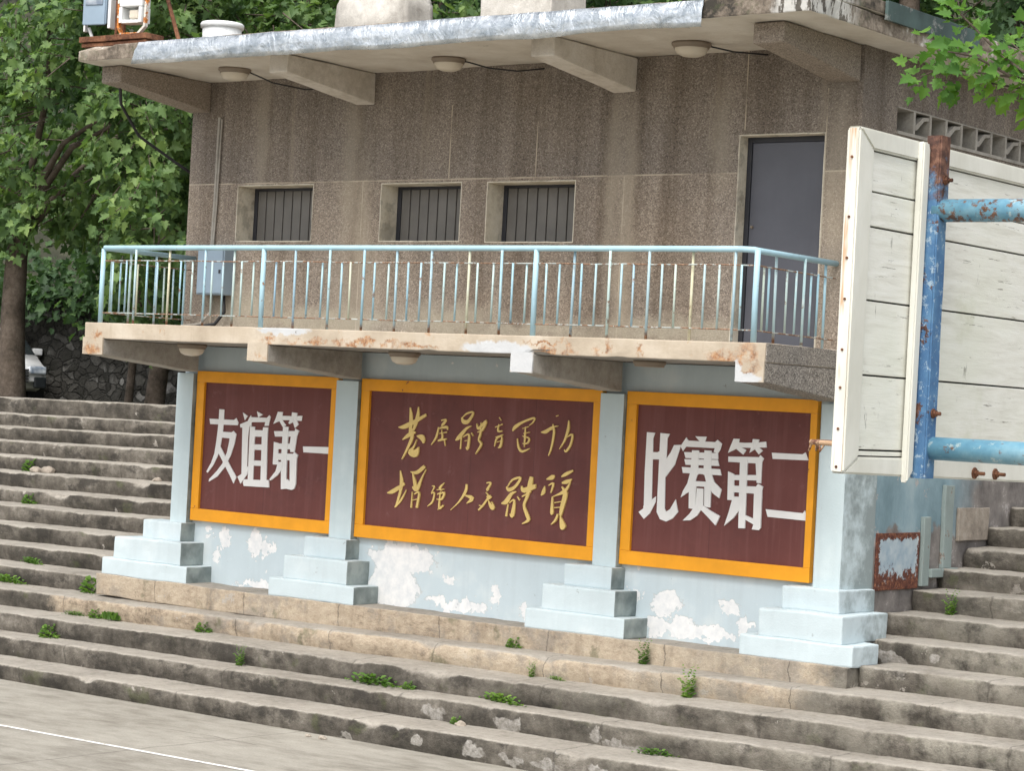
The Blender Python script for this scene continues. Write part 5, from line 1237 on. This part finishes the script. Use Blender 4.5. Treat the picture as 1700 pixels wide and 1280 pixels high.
for pts, k in zip(tw, nl):
    tube(bm, pts, [.016*(1-.75*i/(len(pts)-1)) for i in range(len(pts))], 5)
    A = np.array(pts)
    for i in range(k*2):
        u = .25+.75*(i+rng.random())/(2*k)
        s_ = u*(len(A)-1); j = min(int(s_), len(A)-2); f = s_-j
        p = A[j]*(1-f)+A[j+1]*f
        d = A[j+1]-A[j]; d /= np.linalg.norm(d)
        side = rng.normal(size=3); side -= d*(side@d); side /= np.linalg.norm(side)
        P.append(p+side*.10+rng.normal(size=3)*.06); T.append(d*.6+side*.9+np.array([0, -.1, -.12]))
        N.append(np.array([.5, -.75, .75])+rng.normal(size=3)*.35); sz.append(.125*(.45+.8*rng.random()))
obj('trunk', bm, BARK, t, smooth=True)
link_mesh('crown', leaf_mesh('crown', np.array(P), np.array(T), np.array(N), np.array(sz)), LEAFB, t)

# undergrowth on the slope: one mass nobody could count
rng = np.random.default_rng(99)
P = []
while len(P) < 9000:
    x = rng.uniform(-62, -6); y = rng.uniform(27.5, 52)
    if y < 33.2 and x < -21: continue
    if y < 28.5: continue
    P.append((x, y, hill_z(x, y)+rng.random()**2*1.1))
for i in range(5200):
    x = rng.uniform(-48, -22.5); h = rng.random()**1.6
    P.append((x, 32.95-max(0, -(x+24))*.10-.10-.5*rng.random()*(1-h)+.8*h*rng.random(), 5.1-.95*(1-h)*rng.random()*(1+.6*nz(x*.7, 3))+.9*h*rng.random()))
P = np.array(P); n = len(P)
T = rng.normal(size=(n, 3))+np.array([0, -.4, -.1]); N = rng.normal(size=(n, 3))*.6+np.array([.2, -.7, .8])
structure(link_mesh('undergrowth', leaf_mesh('undergrowth', P, T, N, np.where(P[:, 1] < 34, .17, .26)*(.6+.8*rng.random(n))), LEAFD), 'stuff')

# ================================================================== STONE WALL, CAR
def stonemat():
    m = MT('rubble_stone', .95)
    dv = m.n('VectorMath', operation='MULTIPLY_ADD'); m.put(dv.inputs[0], m.noisec(3.5, 4)); dv.inputs[1].default_value = (.22, .22, .22); m.put(dv.inputs[2], m.pos)
    v = m.vmul(dv.outputs[0], (1, 1, 1.35))
    e = m.voro(4.2, v, 'DISTANCE_TO_EDGE'); cc = m.n('SeparateColor'); m.put(cc.inputs[0], m.voro(4.2, v, out='Color'))
    st = m.ramp(m.math('ADD', m.math('MULTIPLY', cc.outputs[0], .55), m.math('MULTIPLY', m.noise(5, 6, .7), .45)), [(.3, (.026, .025, .021)), (.5, (.042, .040, .035)), (.68, (.07, .067, .06)), (.82, (.20, .195, .185))])
    jn = m.rng(m.math('ADD', e, m.math('MULTIPLY', m.noise(9, 5, .7), .16)), .09, .17)
    st = m.mix(m.rng(m.noise(2.4, 6, .7, off=(3, 3, 3)), .48, .6, 0, .8), st, (.038, .036, .031))
    m.col(m.mix(jn, (.030, .029, .025), st)); m.bump(m.math('ADD', m.math('MULTIPLY', jn, 1.5), m.noise(14, 5, .7)), .9, .04)
    return m.m
bm = B()
nX, nZ = 120, 16
g = [[None]*(nZ+1) for _ in range(nX+1)]
for i in range(nX+1):
    for j in range(nZ+1):
        x = -48+26*i/nX; z = 2.2+2.7*j/nZ
        yb = 33.0-max(0, -(x+24))*.10
        d = noise.noise(Vector((x*2.2, z*2.6, 1)))*.09+noise.noise(Vector((x*5, z*6, 4)))*.04
        g[i][j] = bm.verts.new((x, yb+.12*j/nZ+d, z+(.12*nz(x*.8, 9) if j == nZ else 0)))
for i in range(nX):
    for j in range(nZ): bm.faces.new([g[i][j], g[i+1][j], g[i+1][j+1], g[i][j+1]])
    a, b = g[i][nZ].co, g[i+1][nZ].co
    bm.faces.new([g[i][nZ], g[i+1][nZ], bm.verts.new(b+Vector((0, .6, .02))), bm.verts.new(a+Vector((0, .6, .02)))])
tag(obj('stone_wall', bm, stonemat(), None, org=(-35, 32.5, 2.2), normals=True), 'dark rubble stone retaining wall behind the left steps', 'wall')

car = thing('parked_car', 'white car half hidden behind the thick tree trunk at the left edge', 'car', (-37.66, 31.15, 2.66))
CARP = paint('white_car_paint', (.74, .75, .76), .25, .03, None, spec=.6)
CGL = MT('car_glass', .08, 0, .6).col((.015, .018, .02)).m
def car_part(name, mk, mat, parent=car, smooth=False):
    bm = B(); mk(bm)
    bmesh.ops.rotate(bm, verts=bm.verts, cent=(0, 0, 0), matrix=Matrix.Rotation(R(63), 3, 'Z'))
    bmesh.ops.translate(bm, verts=bm.verts, vec=(-37.66, 31.15, 2.66))
    return obj(name, bm, mat, parent, smooth=smooth)
def body(bm):
    prof = [(-2.1, .35), (-2.15, .55), (-2.05, .78), (-1.2, .98), (1.6, 1.02), (2.05, .9), (2.1, .4), (1.75, .25), (-1.75, .25)]
    prism(bm, prof, 'x', -.88, .88)
    for v in bm.verts:
        if v.co.y < -1.7: v.co.x *= .90
    bmesh.ops.bevel(bm, geom=list(bm.edges), offset=.09, segments=3, affect='EDGES')
car_part('body', body, CARP, smooth=True)
def cabin(bm):
    prism(bm, [(-1.15, .95), (-.45, 1.45), (1.0, 1.47), (1.7, 1.0)], 'x', -.80, .80)
    for v in bm.verts:
        if v.co.z > 1.2: v.co.x *= .78
car_part('cabin_glass', cabin, CGL)
def roofp(bm): box(bm, -.60, .60, -.45, 1.0, 1.455, 1.50, .015)
car_part('car_roof', roofp, CARP)
for s_ in (-1, 1):
    def mir(bm): box(bm, s_*.92-.10, s_*.92+.10, -.78, -.64, .98, 1.12, .03); tube(bm, [(s_*.82, -.72, .95), (s_*.90, -.72, 1.0)], .02, 6)
    car_part('mirror', mir, CARP)
    def hl(bm): box(bm, s_*.62-.16, s_*.62+.16, -2.13, -1.98, .60, .75, .03)
    car_part('headlight', hl, GLASS)
    def fog(bm): box(bm, s_*.66-.12, s_*.66+.12, -2.17, -2.05, .32, .54, .03)
    car_part('fog_lamp', fog, CGL)
    for yy in (-1.3, 1.35):
        def wh(bm):
            tube(bm, [(s_*.70, yy, .31), (s_*.885, yy, .31)], .31, 24)
        wo = car_part('wheel', wh, BLACK)
        def rim_(bm): tube(bm, [(s_*.88, yy, .31), (s_*.895, yy, .31)], .2, 20)
        car_part('rim', rim_, WPLAS, wo)
def grille(bm):
    for i in range(5): box(bm, -.42, .42, -2.19, -2.10, .42+i*.06, .45+i*.06)
car_part('grille', grille, BLACK)

# ================================================================== WEEDS ON THE STEPS
def weed_mesh(seed, kind):
    rng = np.random.default_rng(seed)
    P, T, N, sz = [], [], [], []
    if kind == 'round':
        for i in range(120):
            a = rng.uniform(0, 6.28); r = .11*math.sqrt(rng.random()); h = .15*rng.random()*(1-(r/.12)**2*.6)
            P.append((r*math.cos(a), r*math.sin(a)*.6, h)); T.append((math.cos(a), math.sin(a), .4+rng.normal()*.4)); N.append((rng.normal()*.4, -.4+rng.normal()*.4, 1)); sz.append(.035+.03*rng.random())
    elif kind == 'long':
        for i in range(110):
            x = float(np.clip(rng.normal()*.13, -.3, .3)); h = .08*rng.random()**1.5*(1-(abs(x)/.34)**2)
            P.append((x, rng.uniform(-.07, .0), h)); a = rng.uniform(0, 6.28); T.append((math.cos(a), math.sin(a), .5)); N.append((rng.normal()*.4, -.3, 1)); sz.append(.03+.03*rng.random())
    elif kind == 'tall':
        for s_ in range(9):
            bx = rng.normal()*.05; lx = rng.normal()*.06; H = .14+.16*rng.random()
            for i in range(12):
                u = i/11; a = rng.uniform(0, 6.28)
                P.append((bx+lx*u, -.03-.03*u+rng.normal()*.008, H*u)); T.append((math.cos(a), math.sin(a), .5)); N.append((rng.normal()*.4, -.5, .8)); sz.append(.045*(1.1-u*.5))
    else:
        for i in range(60):
            a = rng.uniform(0, 6.28); r = .05+.02*rng.random()
            P.append((rng.normal()*.05, rng.normal()*.02-.02, .01)); T.append((math.cos(a)*.5, math.sin(a)*.4, 1)); N.append((math.sin(a), -math.cos(a), .3)); sz.append(.06+.06*rng.random())
    return leaf_mesh('weed', np.array(P, float), np.array(T, float), np.array(N, float), np.array(sz), simple=True)
WM = {}
def weed(k, X, kind, label, s=1.0, dz=0):
    # k: the step whose tread carries it, at the foot of the next riser
    y = (18.10 if (k == 3 and -19.7 < X < -10.1) else step_y(k+1, X))-.015
    z = step_z(k, X)+dz-.004
    if kind not in WM:
        WM[kind] = link_mesh('weed', weed_mesh(len(WM)+4, kind), WEED)
        o = WM[kind]
    else:
        o = WM[kind].copy(); C.objects.link(o)
    o.location = (X, y, z); o.rotation_euler = (0, 0, random.uniform(-.3, .3)); o.scale = (s, s, s)
    tag(o, label, 'weed', 'weeds growing in the step joints')
weed(4, -21.75, 'long', 'flat bright weed patch on the left steps nearest the blue plinth', .9)
weed(3, -21.5, 'long', 'flat weed strip at the left edge one step below the brighter patch', 1.1)
weed(3, -20.02, 'round', 'dark round bush in the corner beside the left end of the stone plinth', 1.35)
weed(2, -19.66, 'long', 'left weed of the three along the riser below the left plinth corner', .55)
weed(2, -19.32, 'round', 'middle weed of the three along the riser below the left plinth corner', .7)
weed(2, -19.02, 'grass', 'right weed of the three along the riser below the left plinth corner', .9)
weed(1, -19.45, 'round', 'round weed at the left on the second step', 1.0)
weed(2, -17.62, 'round', 'small bushy weed on the pale stone riser below the left board', .75)
weed(1, -16.52, 'tall', 'upright weed on the second step below the pier left of the calligraphy', .75)
weed(1, -14.72, 'long', 'long low weed patch on the second step below the calligraphy board', 1.2)
weed(1, -14.3, 'round', 'yellow green tuft at the right end of the long weed patch', .5)
weed(1, -13.15, 'long', 'sparse weed clump on the second step below the right of the calligraphy', 1.0)
weed(3, -12.2, 'tall', 'leafy weed at the foot of the plinth below the third pier', .85)
weed(3, -13.75, 'round', 'small weed at the foot of the plinth left of the third pier', .65)
weed(2, -11.42, 'tall', 'tall fern like weed climbing the riser below the right board', 1.05)
weed(2, -13.2, 'tall', 'small weed on the third step below the third pier, left of a low sprig', .55)
weed(2, -12.92, 'long', 'low sprig on the third step below the third pier', .4)
weed(6, -9.95, 'tall', 'spiky green weed on the steps right of the rusty hatch', .85)
weed(0, -11.2, 'long', 'thin weed strip on the lowest step below the right board', .7)
weed(0, -13.4, 'round', 'tiny weed on the lowest step next to a white stone', .5)
weed(9, -24.9, 'round', 'leafy weed high on the left steps beside pale stones', 1.1)
weed(7, -23.7, 'round', 'dull weed on the left steps just under the pale stones', .9)
# loose stones lying on the steps
def stone(X, k, s, label, col=CONC, yo=-.06):
    bm = B(); bmesh.ops.create_icosphere(bm, subdivisions=3, radius=1)
    y = step_y(min(k+1, 14), X)+yo if k >= 0 else 16.18+yo
    z = step_z(k, X)
    for v in bm.verts:
        d = 1+.35*noise.noise(v.co*1.3+Vector((X, k, 0)))
        v.co = Vector((v.co.x*s*d*1.3, v.co.y*s*d, max(-.3, v.co.z)*s*d*.8))+Vector((X, y, z+s*.22))
    tag(obj('loose_stone', bm, col, None, org=(X, y, z)), label, 'stone', 'loose stones on the steps')
stone(-13.32, 0, .045, 'white stone on the lowest step next to a tiny weed')
stone(-14.6, -1, .026, 'pale stone chip on the court at the foot of the steps')
stone(-14.42, -1, .034, 'larger pale stone at the foot of the lowest step')
stone(-24.75, 9, .07, 'left pale stone high on the left steps beside a weed')
stone(-24.5, 9, .085, 'right pale stone high on the left steps touching the weed')
stone(-22.3, 9, .055, 'pale stone high on the left steps nearest the stand')
